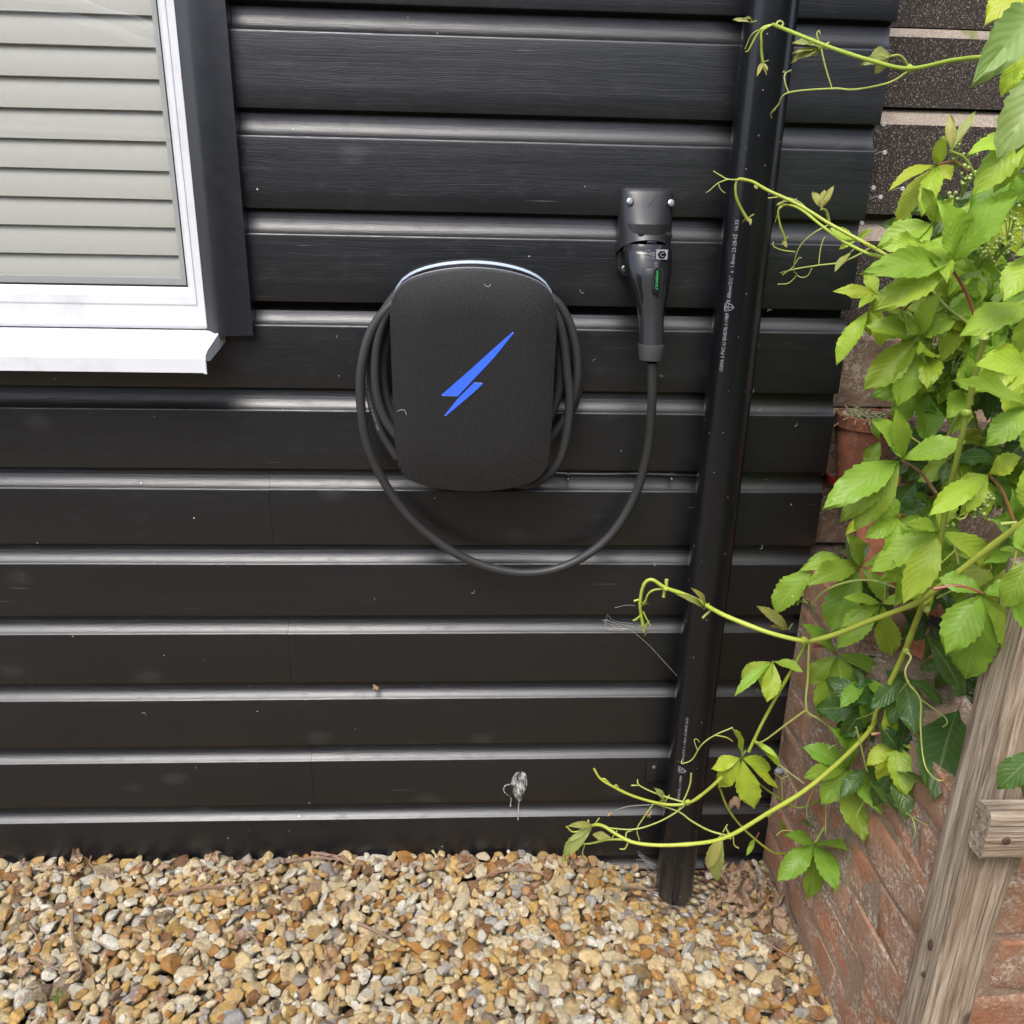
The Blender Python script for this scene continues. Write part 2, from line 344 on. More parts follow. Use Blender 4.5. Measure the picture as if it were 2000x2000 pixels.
# ------------------------------------------------------------------ timber clad house
HX1 = .583
house = thing('timber_clad_house', 'house side clad in black painted timber boards with a white window', 'house', (0, 0, -.13))
def board(x0, x1, zb, lab=None, top=.143):
    nx = max(4, int((x1 - x0) / .04)); prof = [(.0148, .0), (.0022, 0.0), (.0006, .0006), (0, .0025)]
    prof += [(0, z) for z in (.03, .06, .0925)] + [(.0001, .0938), (.0004, .0948), (.0008, .0955)]
    yy, zz = .0008, .0955
    for k in range(10): a_ = math.radians(60 - 48 * (k + .5) / 10); yy += .00240 * math.sin(a_); zz += .00240 * math.cos(a_); prof.append((yy, zz))
    prof += [(.0150, zz + .001), (.0150, top), (.0238, top), (.0238, 0)]
    sd = random.random() * 100; bm = bmesh.new(); loops = []
    for i in range(nx + 1):
        x = x0 + (x1 - x0) * i / nx
        w = .0009 * mn.noise(Vector((x * 2.2, sd, 0))); w2 = .0007 * mn.noise(Vector((x * 3, sd, 7)))
        loops.append([Vector((x, y + w, zb + z + w2)) for y, z in prof])
    loft(bm, loops)
    o = obj('board', bm, 'paint', house, origin=(x0, 0, zb), label=lab)
    return o
for i in range(-1, 12):
    zb = (10 - i) * .13
    if i == 11: board(-1.5, .60, -.13, 'lowest board half hidden by the gravel'); board(-1.5, .60, -.26, 'board below the gravel line'); continue
    if i < 4: board(-.322, HX1 + random.uniform(-.0015, .0015), zb); continue
    if i == 4: board(-1.5, HX1, zb, top=.1165); continue
    j = {6: -.3215, 8: -.310, 10: -.286}.get(i)
    xe = HX1 if i < 9 else .60
    if j: board(-1.5, j - .0002, zb + .0003); board(j + .0002, xe, zb)
    else: board(-1.5, xe, zb)
bm = bmesh.new(); box(bm, (-.33, .024, -.3), (.578, .10, 1.8)); box(bm, (-1.5, .024, -.3), (-.331, .10, .80)); obj('backing_wall', bm, 'dark', house, smooth=False)
# window trim
bm = bmesh.new(); pr = [(-.391, .02), (-.391, -.010), (-.378, -.0195), (-.372, -.0228), (-.367, -.0246), (-.362, -.0252), (-.357, -.0250), (-.352, -.0240), (-.346, -.0225), (-.324, -.0160), (-.322, -.0165), (-.322, .02)]
loft(bm, [[Vector((x, y, z)) for x, y in pr] for z in (.862, 1.1, 1.4, 1.8)]); obj('window_trim', bm, 'trim', house, origin=(-.35, 0, .862), label='smooth black upright trim beside the window')
# window: frame (part) with sub-parts
WX0, WX1, WZ0, WZ1 = -1.30, -.388, .870, 1.75
def ring_loops(prof):   # prof: (inset, y)
    zb_ = lambda a: WZ0 + a + .0305 * min(1, a / .0165)     # the bottom rail is deeper than the sides
    return [[Vector((WX0 + a, y, zb_(a))), Vector((WX1 - a, y, zb_(a))), Vector((WX1 - a, y, WZ1 - a)), Vector((WX0 + a, y, WZ1 - a))] for a, y in prof]
bm = bmesh.new(); loft(bm, ring_loops([(0, .06), (0, -.010), (.0015, -.012), (.0115, -.012), (.0125, -.0135), (.0165, -.0135), (.0185, -.0120), (.0275, .004), (.0275, .06)]), False, False)
bmesh.ops.recalc_face_normals(bm, faces=bm.faces)
win = obj('window', bm, 'upvc', house, smooth=False, origin=(WX1, 0, WZ0), label='white plastic window frame with a mitred corner')
def subo(name, bm, mat, par, label=None, smooth=False, **kw):
    o = obj(name, bm, mat, None, smooth, label, **kw); return sub(o, par)
bm = bmesh.new(); loft(bm, ring_loops([(.0272, .006), (.0300, .0055), (.0300, .012)]), False, False); subo('gasket', bm, 'rubber', win)
bm = bmesh.new(); bm.faces.new([bm.verts.new(p) for p in ((WX0 + .027, .0085, WZ0 + .0575), (WX1 - .027, .0085, WZ0 + .0575), (WX1 - .027, .0085, WZ1 - .027), (WX0 + .027, .0085, WZ1 - .027))]); subo('glass', bm, 'glass', win)
bm = bmesh.new(); loft(bm, ring_loops([(.0290, .0135), (.0395, .0135), (.0395, .03)]), False, False); subo('glazing_spacer', bm, 'grey', win)
bm = bmesh.new(); sp_ = [(0.004, .8685), (-.014, .8675), (-.066, .8465), (-.0735, .8410), (-.0755, .8370), (-.0755, .8170), (-.0735, .8165), (-.0725, .8350), (-.060, .8330), (.004, .8500)]
loft(bm, [[Vector((x - (-y) * .12 * (x > -1), y, z)) for y, z in sp_] for x in (-1.5, -.3715)]); bmesh.ops.recalc_face_normals(bm, faces=bm.faces)
sill = subo('sill', bm, 'upvc', win, 'white plastic window sill with dusty top')
bm = bmesh.new(); sp2 = [(y * 1.02, z + (.0012 if z > .84 else -.0012)) for y, z in sp_]
loft(bm, [[Vector((x + y * .12, y, z)) for y, z in sp2] for x in (-.3712, -.3672)]); bmesh.ops.recalc_face_normals(bm, faces=bm.faces); subo('sill_end_cap', bm, 'upvc', win)
# room behind the blind
bm = bmesh.new(); box(bm, (-1.6, .35, .4), (-.2, .38, 2.2)); obj('room_wall', bm, 'room', house, smooth=False)
# blind
blind = thing('venetian_blind', 'pale grey slatted blind hanging closed behind the window glass', 'blind', (-.8, .05, .9))
for k in range(18):
    z = .8740 + k * .0395; bm = bmesh.new(); L = []
    for t in range(7):
        s = t / 6 - .5; L.append((.05 + .0042 * s * 2 - .0015 * (1 - 4 * s * s), z + s * .0455))
    lp = []
    for x in np.linspace(-1.25, -.4375, 12): lp.append([Vector((x, y, zz + .0008 * math.sin(x * 4 + k))) for y, zz in L] + [Vector((x, y + .0012, zz)) for y, zz in L[::-1]])
    loft(bm, lp); obj('slat', bm, 'slat', blind, origin=(-.8, .05, z))
# ------------------------------------------------------------------ downpipe
PX, PY, PR = .3905, -.052, .0343
pipe = thing('downpipe', 'glossy black plastic downpipe standing against the timber wall', 'downpipe', (PX, PY, -.19))
bm = bmesh.new(); R = []
for z in np.linspace(-.19, 1.8, 60):
    w = .0012 * math.exp(-(z + .16) * 18)
    R.append([Vector((PX + (PR + w * math.sin(3 * a)) * math.cos(a), PY + (PR + w) * math.sin(a), z)) for a in (2 * math.pi * k / 64 for k in range(64))])
loft(bm, R); obj('pipe', bm, 'pipe', pipe, origin=(PX, PY, -.19))
def pipe_print(s, z0, z1, ang, size):
    me = text_mesh(s, size); xs = [v.co.x for v in me.vertices]; a, b = min(xs), max(xs); th = math.radians(ang)
    for v in me.vertices:
        z = z0 + (v.co.x - a) / (b - a) * (z1 - z0); t = th + (-(v.co.y - size * .35)) / PR * -1 * -1
        v.co = Vector((PX + (PR + .0004) * math.sin(t), PY - (PR + .0004) * math.cos(t), z))
    return me
def pz(u, v): return at(u, v, PY - PR * .75).z
for s, a, b in (('OSMA 5 PVC-U BS4576-1:1989', (1412, 725), (1426, 612)), ('R 68mm/2½"  x  1.8mm 23-28-02  16:33', (1434, 590), (1446, 430)),
                ('BS4576-1:1989', (1326, 1560), (1331, 1513)), ('R 68mm/2½" x 1.8mm 23-28-02 16:33', (1333, 1490), (1342, 1400))):
    obj('pipe_print', pipe_print(s, pz(*a), pz(*b), -42 if a[1] < 1000 else -33, .0078 if a[1] < 1000 else .0062), 'white', pipe, smooth=False, label='dotted white lettering printed up the pipe')
def kite_mark(z, ang):
    bm = bmesh.new(); th = math.radians(ang)
    def line(pts):
        tube(bm, [Vector((PX + (PR + .0004) * math.sin(th + x / PR), PY - (PR + .0004) * math.cos(th + x / PR), z + y)) for x, y in pts], .00045, 5)
    line([(-.006, 0), (-.006, .005), (-.003, .006), (0, .004), (-.001, 0)]); line([(-.006, 0), (-.006, -.005), (-.003, -.006), (0, -.004), (-.001, 0)])
    line([(0, .005), (.004, .0035), (.008, 0), (.004, -.0035), (0, -.005)]); line([(-.006, 0), (.007, 0)]); line([(-.004, .004), (-.004, -.004)])
    obj('pipe_mark', bm, 'white', pipe)
kite_mark(pz(1431, 600), -40); kite_mark(pz(1334, 1502), -33)
zc = at(1277, 1497, -.004).z; xc = at(1277, 1497, -.004).x
bm = bmesh.new(); box(bm, (xc - .014, -.006, zc - .035), (xc + .03, .002, zc + .015), .004)
lathe_r = [[Vector((PX + (PR + .0022) * math.cos(a), PY + (PR + .0022) * math.sin(a), z)) for a in np.linspace(0, 2 * math.pi, 40, endpoint=False)] for z in (zc - .03, zc + .012)]
cl = obj('pipe_clip', bm, 'gloss', pipe, origin=(xc, 0, zc))
def screw(p, n, r=.004, parent=None, subpart=False):
    n = Vector(n).normalized(); q = n.to_track_quat('Z', 'Y').to_matrix().to_4x4(); bm = bmesh.new()
    lathe(bm, [(r * .2, -.004), (r, -.001), (r, .0004), (r * .85, .0011), (r * .4, .0013), (r * .08, .0013)], seg=20)
    for a in (.4, .4 + math.pi / 2):
        v = box(bm, (-r * .62, -r * .11, .0012), (r * .62, r * .11, .0017)); bmesh.ops.rotate(bm, verts=v, cent=(0, 0, 0), matrix=Matrix.Rotation(a, 3, 'Z'))
    bm.transform(Matrix.Translation(p) @ q)
    o = obj('screw', bm, 'screw', None if subpart else parent, origin=p)
    return sub(o, parent) if subpart else o
screw((xc, -.0062, zc), (0, -1, 0), .0035, cl, True)
# ------------------------------------------------------------------ wall charger
CX, CZ = .0045, .808
charger = thing('wall_charger', 'rounded black wall charger with a blue lightning bolt emblem', 'charger', (CX, 0, .65))
def outline(sx=1, grow=0, y=0, n=96, up=0):
    out = []
    for k in range(n):
        a = 2 * math.pi * k / n; c, s = math.cos(a), math.sin(a); r_ = (abs(c) ** 8.5 + abs(s) ** 8.5) ** (-1 / 8.5)
        u, v = r_ * c, r_ * s
        hw = .1175 - .0035 * (1 - (v + 1) / 2)
        half = (.1605 - .0255 * u * u) if v > 0 else (.1605 - .021 * u * u)
        out.append(Vector((CX + u * (hw * sx + grow), y, CZ + v * (half * sx + grow) + up * max(0, v) ** 2 * (1 - .55 * u ** 4))))
    return out
bm = bmesh.new(); loft(bm, [outline(1, 0, -.0935), outline(1, 0, -.0975), outline(1, -.0006, -.0992), outline(1, -.0018, -.0998), outline(.6, 0, -.1000), outline(.2, 0, -.1000)]); obj('cover', bm, 'cover', charger, origin=(CX, -.1, CZ))
bm = bmesh.new(); loft(bm, [outline(1, .0004, -.0932, up=.0012), outline(1, .0004, -.0918, up=.0022)]); obj('rim', bm, plain('rim_highlight', (.35, .36, .38), .15, Metallic=.6), charger)  # pale metal line carries the highlight of the cover's bevelled edge
bm = bmesh.new(); loft(bm, [outline(1, -.0008, -.0916, up=.0020), outline(1, .0000, -.078, up=.0062)]); obj('side_band', bm, 'gloss', charger)
bm = bmesh.new(); loft(bm, [outline(1, .0004, -.0778, up=.0064), outline(1, .0006, -.0722, up=.0092)]); obj('light_strip', bm, 'strip', charger, label='pale clear strip round the rim')
bm = bmesh.new(); loft(bm, [outline(1, .0002, -.0720, up=.0094), outline(1, .0010, -.067, up=.0112), outline(1, .0000, -.064, up=.012), outline(.70, 0, -.058), outline(.68, 0, -.012), outline(.9, 0, -.008), outline(.9, 0, .0)]); obj('body', bm, 'shell', charger)
def poly(pts, y0, y1):
    bm = bmesh.new(); loft(bm, [[at(u, v, y0) for u, v in pts], [at(u, v, y1) for u, v in pts]]); bmesh.ops.recalc_face_normals(bm, faces=bm.faces); return bm
def z2(a, b): return (650 + a / 3.513, 450 + b / 3.513)
B1 = [z2(*p) for p in ((1232, 699), (1240, 706), (1100, 880), (866, 1128), (855, 1136), (752, 1133), (749, 1125), (930, 968), (1080, 832))]
B2 = [z2(*p) for p in ((966, 1047), (1020, 1049), (1026, 1056), (960, 1118), (778, 1271), (769, 1267), (860, 1152))]
M['edge'] = plain('pale_blue_edge', (.35, .45, .8), .2)
for bpts in (B1, B2):
    cx_ = sum(p[0] for p in bpts) / len(bpts); cy_ = sum(p[1] for p in bpts) / len(bpts)
    e = obj('bolt_emblem', poly([(p[0] + math.copysign(.7, p[0] - cx_), p[1] + math.copysign(.7, p[1] - cy_)) for p in bpts], -.0999, -.1003), 'edge', charger, smooth=False, label='pale outline under the blue lightning bolt')
    subo('bolt_face', poly(bpts, -.1003, -.1006), 'blue', e, 'bright blue lightning bolt piece')
# charging cable
cable = thing('charging_cable', 'black rubber cable coiled round the charger and looping to its plug', 'cable', (-.13, -.04, .5))
K = 2000 / 1932
def P32(pts, y): return [at(u * K, v * K, yy) for (u, v), yy in zip(pts, y if isinstance(y, (list, tuple)) else [y] * len(pts))]
loop = [(1230, 684), (1230, 760), (1222, 850), (1200, 930), (1160, 1000), (1110, 1045), (1050, 1073), (985, 1081), (915, 1068), (850, 1038), (780, 983), (728, 915), (692, 835), (680, 750), (684, 680), (704, 618), (745, 570), (800, 550)]
yl = [-.079, -.07, -.05, -.035, -.03, -.03, -.032, -.035, -.036, -.036, -.036, -.04, -.05, -.055, -.055, -.052, -.05, -.05]
CR = px(8.6, at(1000, 1000, -.03))
bm = bmesh.new(); tube(bm, catmull(P32(loop, yl), 10), CR, 14); obj('cable_loop', bm, 'cable', cable)
def z2k(pts, y): return [at(650 + a / 3.513, 450 + b / 3.513, y) for a, b in pts]
coils = [([(480, 380), (350, 560), (262, 760), (240, 960), (262, 1160), (330, 1380), (440, 1560)], -.035), ([(520, 400), (400, 520), (320, 700), (290, 900), (300, 1120), (360, 1300), (460, 1440)], -.05),
         ([(430, 560), (370, 760), (345, 960), (370, 1160), (440, 1330)], -.028),
         ([(1450, 420), (1560, 520), (1640, 680), (1676, 880), (1668, 1080), (1600, 1280), (1480, 1450)], -.035), ([(1420, 440), (1530, 580), (1580, 740), (1606, 960), (1625, 1160), (1606, 1380), (1560, 1560), (1470, 1680), (1330, 1745), (1150, 1700)], -.06),
         ([(1460, 480), (1540, 700), (1560, 900), (1550, 1100), (1500, 1260), (1420, 1400)], -.045), ([(1480, 470), (1600, 640), (1656, 840), (1690, 1030), (1650, 1210), (1560, 1340), (1440, 1470)], -.022)]
for pts, y in coils:
    bm = bmesh.new(); tube(bm, catmull(z2k(pts, y), 10), CR * .97, 14); obj('cable_turn', bm, 'cable', cable)
# tiny print along the left turns
me = text_mesh('LITRADO 4426/C  EV-CABLE H07BZ5-F 2x2.5/5G 6.0mm CE', .0045); pth = catmull(z2k([(a - 8, b) for a, b in coils[0][0][1:-1]], -.0425), 20)
xs = [v.co.x for v in me.vertices]; xa, xb = min(xs), max(xs)
for v in me.vertices:
    t = (v.co.x - xa) / (xb - xa) * (len(pth) - 2); i = int(t); p = pth[i].lerp(pth[i + 1], t - i); d = (pth[i + 1] - pth[i]).normalized()
    v.co = p + Vector((0, -1, 0)).cross(d) * -v.co.y + Vector((0, 0, 0)) 
obj('cable_print', me, 'white', cable, smooth=False)
# thin data cable with clips
thin = thing('thin_black_cable', 'thin black cable clipped along the board groove towards the downpipe', 'cable', (.15, 0, .66))
bm = bmesh.new(); pts = [at(u, v, -.003) for u, v in ((1040, 920), (1100, 925), (1170, 926.5), (1250, 926), (1320, 928), (1375, 930), (1395, 930))]; tube(bm, catmull(pts, 6), px(3, pts[0]), 8); obj('wire', bm, 'gloss', thin)
for u in (1110, 1312):
    p = at(u, 927, -.004); bm = bmesh.new(); tube(bm, [p + Vector((-.0025, 0, 0)), p + Vector((.0025, 0, 0))], .0035, 10); box(bm, p + Vector((-.0025, -.001, -.008)), p + Vector((.0025, .004, -.001)), .0006)
    c = obj('cable_clip', bm, 'gloss', thin, origin=p); bm = bmesh.new(); bmesh.ops.create_icosphere(bm, subdivisions=2, radius=.0019, matrix=Matrix.Translation(p + Vector((0, -.0015, -.0068)))); subo('nail', bm, 'screw', c, smooth=True)
# ------------------------------------------------------------------ plug holster
def sect(cx, z, hw, d, back=0., n=28, pw=2.6, tilt=0):   # D-shaped half section bulging to the camera
    out = []
    for k in range(n):
        a = math.pi * k / (n - 1); e = 2 / pw
        out.append(Vector((cx - hw * math.copysign(abs(math.cos(a)) ** e, math.cos(a)), back - d * math.sin(a) ** e, z + tilt * math.sin(a))))
    return out
hx = .2535
holster = thing('plug_holster', 'black plastic plug holster screwed to the boards, holding the charging plug', 'holster', (hx, 0, .96))
bm = bmesh.new(); hz = [(1.0790, .020, .010), (1.0785, .030, .014), (1.0755, .0365, .018), (1.070, .0385, .021), (1.055, .0390, .026), (1.035, .0395, .034), (1.022, .0400, .040)]
loops = [sect(hx, z, w, d, pw=2.5 if z > 1.03 else 2.2) for z, w, d in hz]
lp2 = []
for k, p in enumerate(sect(hx, 1.0, .0402, .0475, pw=2.2)):
    a = math.pi * k / 27; lp2.append(Vector((p.x, p.y, .986 + .023 * math.sin(a))))
loops.append(lp2); lp3 = [Vector((hx + (p.x - hx) * .93, p.y * .93, p.z)) for p in lp2]; loops.append(lp3)
loops.append([Vector((hx + (p.x - hx) * .9, p.y * .9, 1.03)) for p in lp2])
loft(bm, loops, cap0=True, cap1=False, closed=False); obj('hood', bm, 'shell', holster)
bm = bmesh.new(); loft(bm, [[Vector((hx + x * s, y, z)) for x, z in ((-.0365, 1.0), (-.0365, .965), (-.030, .9565), (.030, .9565), (.0365, .965), (.0365, 1.06), (-.0365, 1.06))] for y, s in ((0, 1), (-.009, 1), (-.011, .96))]); bmesh.ops.recalc_face_normals(bm, faces=bm.faces); obj('back_plate', bm, 'shell', holster, smooth=False)
bm = bmesh.new(); box(bm, (hx - .0075 + .004, -.047, .990), (hx + .0075 + .004, -.030, 1.0085), .002); obj('latch', bm, 'gloss', holster)
bm = bmesh.new(); box(bm, (hx - .029, -.030, .985), (hx + .029, -.012, 1.010), .004); obj('socket', bm, 'dark', holster)
for u, v, y in ((1231, 393.5, -.0235), (1311.5, 396.5, -.0235)): screw(at(u, v, y), (.1, -1, .25), .0053, holster)
screw(at(1219.5, 524.5, -.0115), (0, -1, 0), .0045, holster); screw(Vector((hx + .031, -.0113, .967)), (0, -1, 0), .0045, holster)
for u, v in ((1252, 457), (1307, 459)):
    p = at(u, v, -.043); bm = bmesh.new(); bmesh.ops.create_uvsphere(bm, u_segments=16, v_segments=8, radius=1, matrix=Matrix.Translation(p) @ Matrix.Rotation(.35, 4, 'Y') @ Matrix.Diagonal((.0052, .0016, .0032, 1))); obj('screw_hole', bm, 'dark', holster)
# ------------------------------------------------------------------ charging plug
plug = thing('charging_plug', 'dark grey charging plug hanging handle down in its holster', 'plug', (.26, -.07, .86))
def ell(c, rx, ry, n=36, p=2.2):
    e = 2 / p; return [Vector((c[0] + rx * math.copysign(abs(math.cos(a)) ** e, math.cos(a)), c[1] + ry * math.copysign(abs(math.sin(a)) ** e, math.sin(a)), c[2])) for a in (2 * math.pi * k / n for k in range(n))]
head = [(.2545, -.030, 1.003, .031, .020), (.2545, -.031, .996, .0345, .024), (.2545, -.033, .9925, .0358, .0262), (.2545, -.0345, .9905, .0350, .0255), (.2547, -.036, .986, .0352, .0262), (.2552, -.040, .975, .0345, .0265), (.2560, -.045, .963, .0325, .0260), (.2572, -.050, .948, .0290, .0235), (.2590, -.056, .930, .0245, .0205), (.2603, -.060, .915, .0208, .0180), (.2612, -.064, .902, .0180, .0165)]
bm = bmesh.new(); loft(bm, [ell((x, y, z - .0), rx, ry) for x, y, z, rx, ry in head]); obj('head', bm, 'gloss', plug)
grip = [(.2565, -.0545, .974, .015, .010), (.2565, -.0535, .972, .020, .018), (.2568, -.0535, .968, .0222, .0195), (.2572, -.054, .960, .0232, .0205), (.2580, -.056, .945, .0226, .0203), (.2592, -.0595, .928, .0203, .0192), (.2602, -.063, .913, .0186, .0180), (.2612, -.066, .898, .0178, .0175), (.2617, -.069, .884, .0176, .0174), (.2622, -.071, .872, .0178, .0175), (.2624, -.0722, .866, .0178, .0175)]
bm = bmesh.new(); loft(bm, [ell((x, y, z), rx, ry, p=2.0) for x, y, z, rx, ry in grip]); obj('grip', bm, 'shell', plug)
bm = bmesh.new(); loft(bm, [ell((.2624, y, z), r, r, p=2) for y, z, r in ((-.072, .8668, .0176), (-.072, .8662, .0188), (-.0722, .864, .0190), (-.0735, .852, .0178), (-.0742, .8445, .0168), (-.0743, .8435, .0152), (-.0743, .843, .006))]); obj('cable_collar', bm, 'boot', plug)
def tx(s, size, p, mat, rot=0, name='print', yaw=0, lab=None):
    me = text_mesh(s, size); R = Matrix.Rotation(yaw, 4, 'Z') @ Matrix.Rotation(math.pi / 2, 4, 'X') @ Matrix.Rotation(rot, 4, 'Z')
    xs = [v.co.x for v in me.vertices]; ys = [v.co.y for v in me.vertices]; off = Vector(((min(xs) + max(xs)) / 2, (min(ys) + max(ys)) / 2, 0))
    for v in me.vertices: v.co = (R @ (v.co - off)) + Vector(p)
    return obj(name, me, mat, plug, smooth=False, label=lab)
def onhead(u, v, d=-.0): return at(u, v, -.0645 + d)
c = onhead(1293, 497.5, .002); bm = bmesh.new(); box(bm, c + Vector((-.0083, 0, -.0068)), c + Vector((.0083, .0016, .0068)), .0006); lb = obj('rating_label', bm, 'white', plug, smooth=False, label='white label with letter C in a dark hexagon')
bm = bmesh.new(); loft(bm, [[c + Vector((.0062 * math.cos(a), y, .0058 * math.sin(a))) for a in (math.pi / 3 * k for k in range(6))] for y in (-.0001, -.0004)]); bmesh.ops.recalc_face_normals(bm, faces=bm.faces); subo('hexagon', bm, 'gloss', lb)
tx('C', .0085, c + Vector((0, -.0007, 0)), 'white', name='print'); tx('CE', .0062, onhead(1275, 496), 'white', yaw=-.15); tx('△', .005, onhead(1275.5, 503), 'white')
tx('▪▪ ▪\n▪ ▪▪', .0045, onhead(1264, 499, .002), 'white', yaw=-.2); tx('ıııı·ııı ııı', .003, onhead(1266, 489, .002), 'white', yaw=-.2)
tx('UK\nCA', .0036, at(1281, 517, -.0785), 'white')
pc = at(1282.5, 547.5, -.0800); bm = bmesh.new(); loft(bm, [[pc + Vector((.0048 * math.cos(a) * s, y, .0048 * math.sin(a) * s + (.0125 if math.sin(a) > 0 else -.0125))) for a in (math.pi * 2 * (k + .5) / 24 for k in range(24))] for y, s in ((.006, 1), (-.0002, 1), (-.0006, .9))])
for v in bm.verts: v.co.y += -(v.co.z - pc.z) * -.17
bmesh.ops.recalc_face_normals(bm, faces=bm.faces); obj('name_badge', bm, 'gloss', plug, smooth=False)
o = tx('HYPERVOLT', .0047, pc + Vector((0, -.0014, 0)), 'green', rot=-math.pi / 2, name='badge_print', lab='green lettering running down the badge')
for v in o.data.vertices: v.co.y += (v.co.z - pc.z) * .17
# ------------------------------------------------------------------ brick side wall, corner and front face
def rough_brick(bm_, lo, hi, amp=.0022, bev=.004, cuts=5):
    v = box(bm_, lo, hi, bev, 2)
    return v
def brick_obj(parent, lo, hi, mat='brick', amp=.0042):
    bm = bmesh.new(); box(bm, lo, hi); bmesh.ops.subdivide_edges(bm, edges=bm.edges, cuts=3, use_grid_fill=True)
    bmesh.ops.bevel(bm, geom=[e for e in bm.edges if len(e.link_faces) == 2 and e.calc_face_angle(0) > 1], offset=.0035, segments=1, affect='EDGES')
    sd = Vector((random.random() * 50,) * 3)
    for v in bm.verts:
        q = v.co * 28 + sd; v.co += Vector((mn.noise(q), mn.noise(q + Vector((9, 0, 0))), mn.noise(q + Vector((0, 9, 0))))) * amp
    return obj('brick', bm, mat, parent, origin=((lo[0] + hi[0]) / 2, (lo[1] + hi[1]) / 2, (lo[2] + hi[2]) / 2))
SX = .574; CY = -.500
wall = thing('brick_garden_wall', 'low weathered red brick wall meeting the black boards, flecked with white lichen', 'wall', (SX, -.25, -.2))
PIT = .079
def wall_top(y): return .48 + .13 * min(0, y + .02)
for k in range(9):
    z0 = -.215 + k * PIT; off = .11 if k % 2 else .0; y = -.002 + (0 if k % 2 else 0)
    ys = [-.002]; 
    while ys[-1] > CY: ys.append(ys[-1] - (.108 if (k % 2 and len(ys) == 1) else .222))
    for a, b in zip(ys, ys[1:]):
        b2 = max(b, CY); 
        if a - b2 < .03 or z0 + PIT > wall_top((a + b2) / 2) + .03: continue
        j = random.uniform(-.003, .003); brick_obj(wall, (SX + j, b2 + .005, z0 + .005), (SX + .10, a - .005, z0 + PIT - .005))
bm = bmesh.new(); zs = []
ll = []
for y in np.linspace(-.001, CY + .006, 12): t = wall_top(y) - .012; ll.append([Vector((SX + .0018, y, -.3)), Vector((SX + .11, y, -.3)), Vector((SX + .11, y, t)), Vector((SX + .0018, y, t))])
loft(bm, ll); box(bm, (SX + .05, CY + .003, -.3), (1.6, CY + .11, .268)); obj('mortar', bm, 'mortar', wall, smooth=False)
FP = .0955
for k in range(6):
    z0 = .088 - 3 * FP + k * FP
    if z0 + FP > .30: continue
    x = SX - (.0 if k % 2 else 0); first = True
    while x < 1.4:
        w = (.11 if (k % 2 and first) else .225); first = False
        brick_obj(wall, (x, CY + random.uniform(-.003, .003), z0 + .006), (x + w - .012, CY + .10, z0 + FP - .007)); x += w
# soil held behind the wall
bm = bmesh.new(); box(bm, (SX + .105, CY + .105, -.3), (2.4, .02, .24)); bmesh.ops.subdivide_edges(bm, edges=bm.edges, cuts=8, use_grid_fill=True)
for v in bm.verts: v.co.z += .012 * mn.noise(v.co * 14) if v.co.z > .2 else 0
obj('soil', bm, 'soil', kind='structure', label='dark soil bed behind the low brick wall')
# stepped neighbouring wall behind the corner
step = thing('stepped_block_wall', 'dark speckled stepped wall with pale sloping ledges behind the creeper', 'wall', (.7, .1, -.2))
levels = [(-.2, .30), (.30, .40), (.40, .507), (.507, .628), (.628, .745), (.745, .875), (.875, 1.048), (1.048, 1.203), (1.203, 1.314), (1.314, 1.45), (1.45, 1.6)]
for k, (za, zt) in enumerate(levels):
    y0 = .010 + .012 * k if k < 5 else .062 + .016 * (k - 5)
    if k <= 4: y0 = .03 + .004 * k
    ledge = {6: .034, 7: .020, 8: .010}.get(k, .014) ; x = .56 - (.0 if k % 2 else .1)
    dep = {6: .05, 7: .026, 8: .014}.get(k, .02)
    mat = 'darkbrick' if k < 6 else 'block'
    wds = .23 if k < 6 else .46
    while x < 1.7:
        bm = bmesh.new(); x2 = x + wds - .006; zb_ = za + .002
        pr = [(y0, zb_), (y0 - .001, zt - ledge - .004), (y0 + .002, zt - ledge), (y0 + dep - .003, zt - .003), (y0 + dep, zt), (y0 + .2, zt), (y0 + .2, zb_)]
        loft(bm, [[Vector((xx, yy, zz)) for yy, zz in pr] for xx in np.linspace(x, x2, 5)]); bmesh.ops.bevel(bm, geom=[e for e in bm.edges if e.calc_face_angle(0) > .5], offset=.002, segments=1, affect='EDGES')
        for v in bm.verts: v.co += Vector((0, .0015 * mn.noise(v.co * 25), .0015 * mn.noise(v.co * 21 + Vector((5, 5, 5)))))
        obj('block', bm, mat, step, smooth=False, origin=(x, y0, za)); x += wds
bm = bmesh.new(); box(bm, (.59, .2, -.3), (2.2, .4, 2.4)); obj('wall_core', bm, 'dark', step, smooth=False)
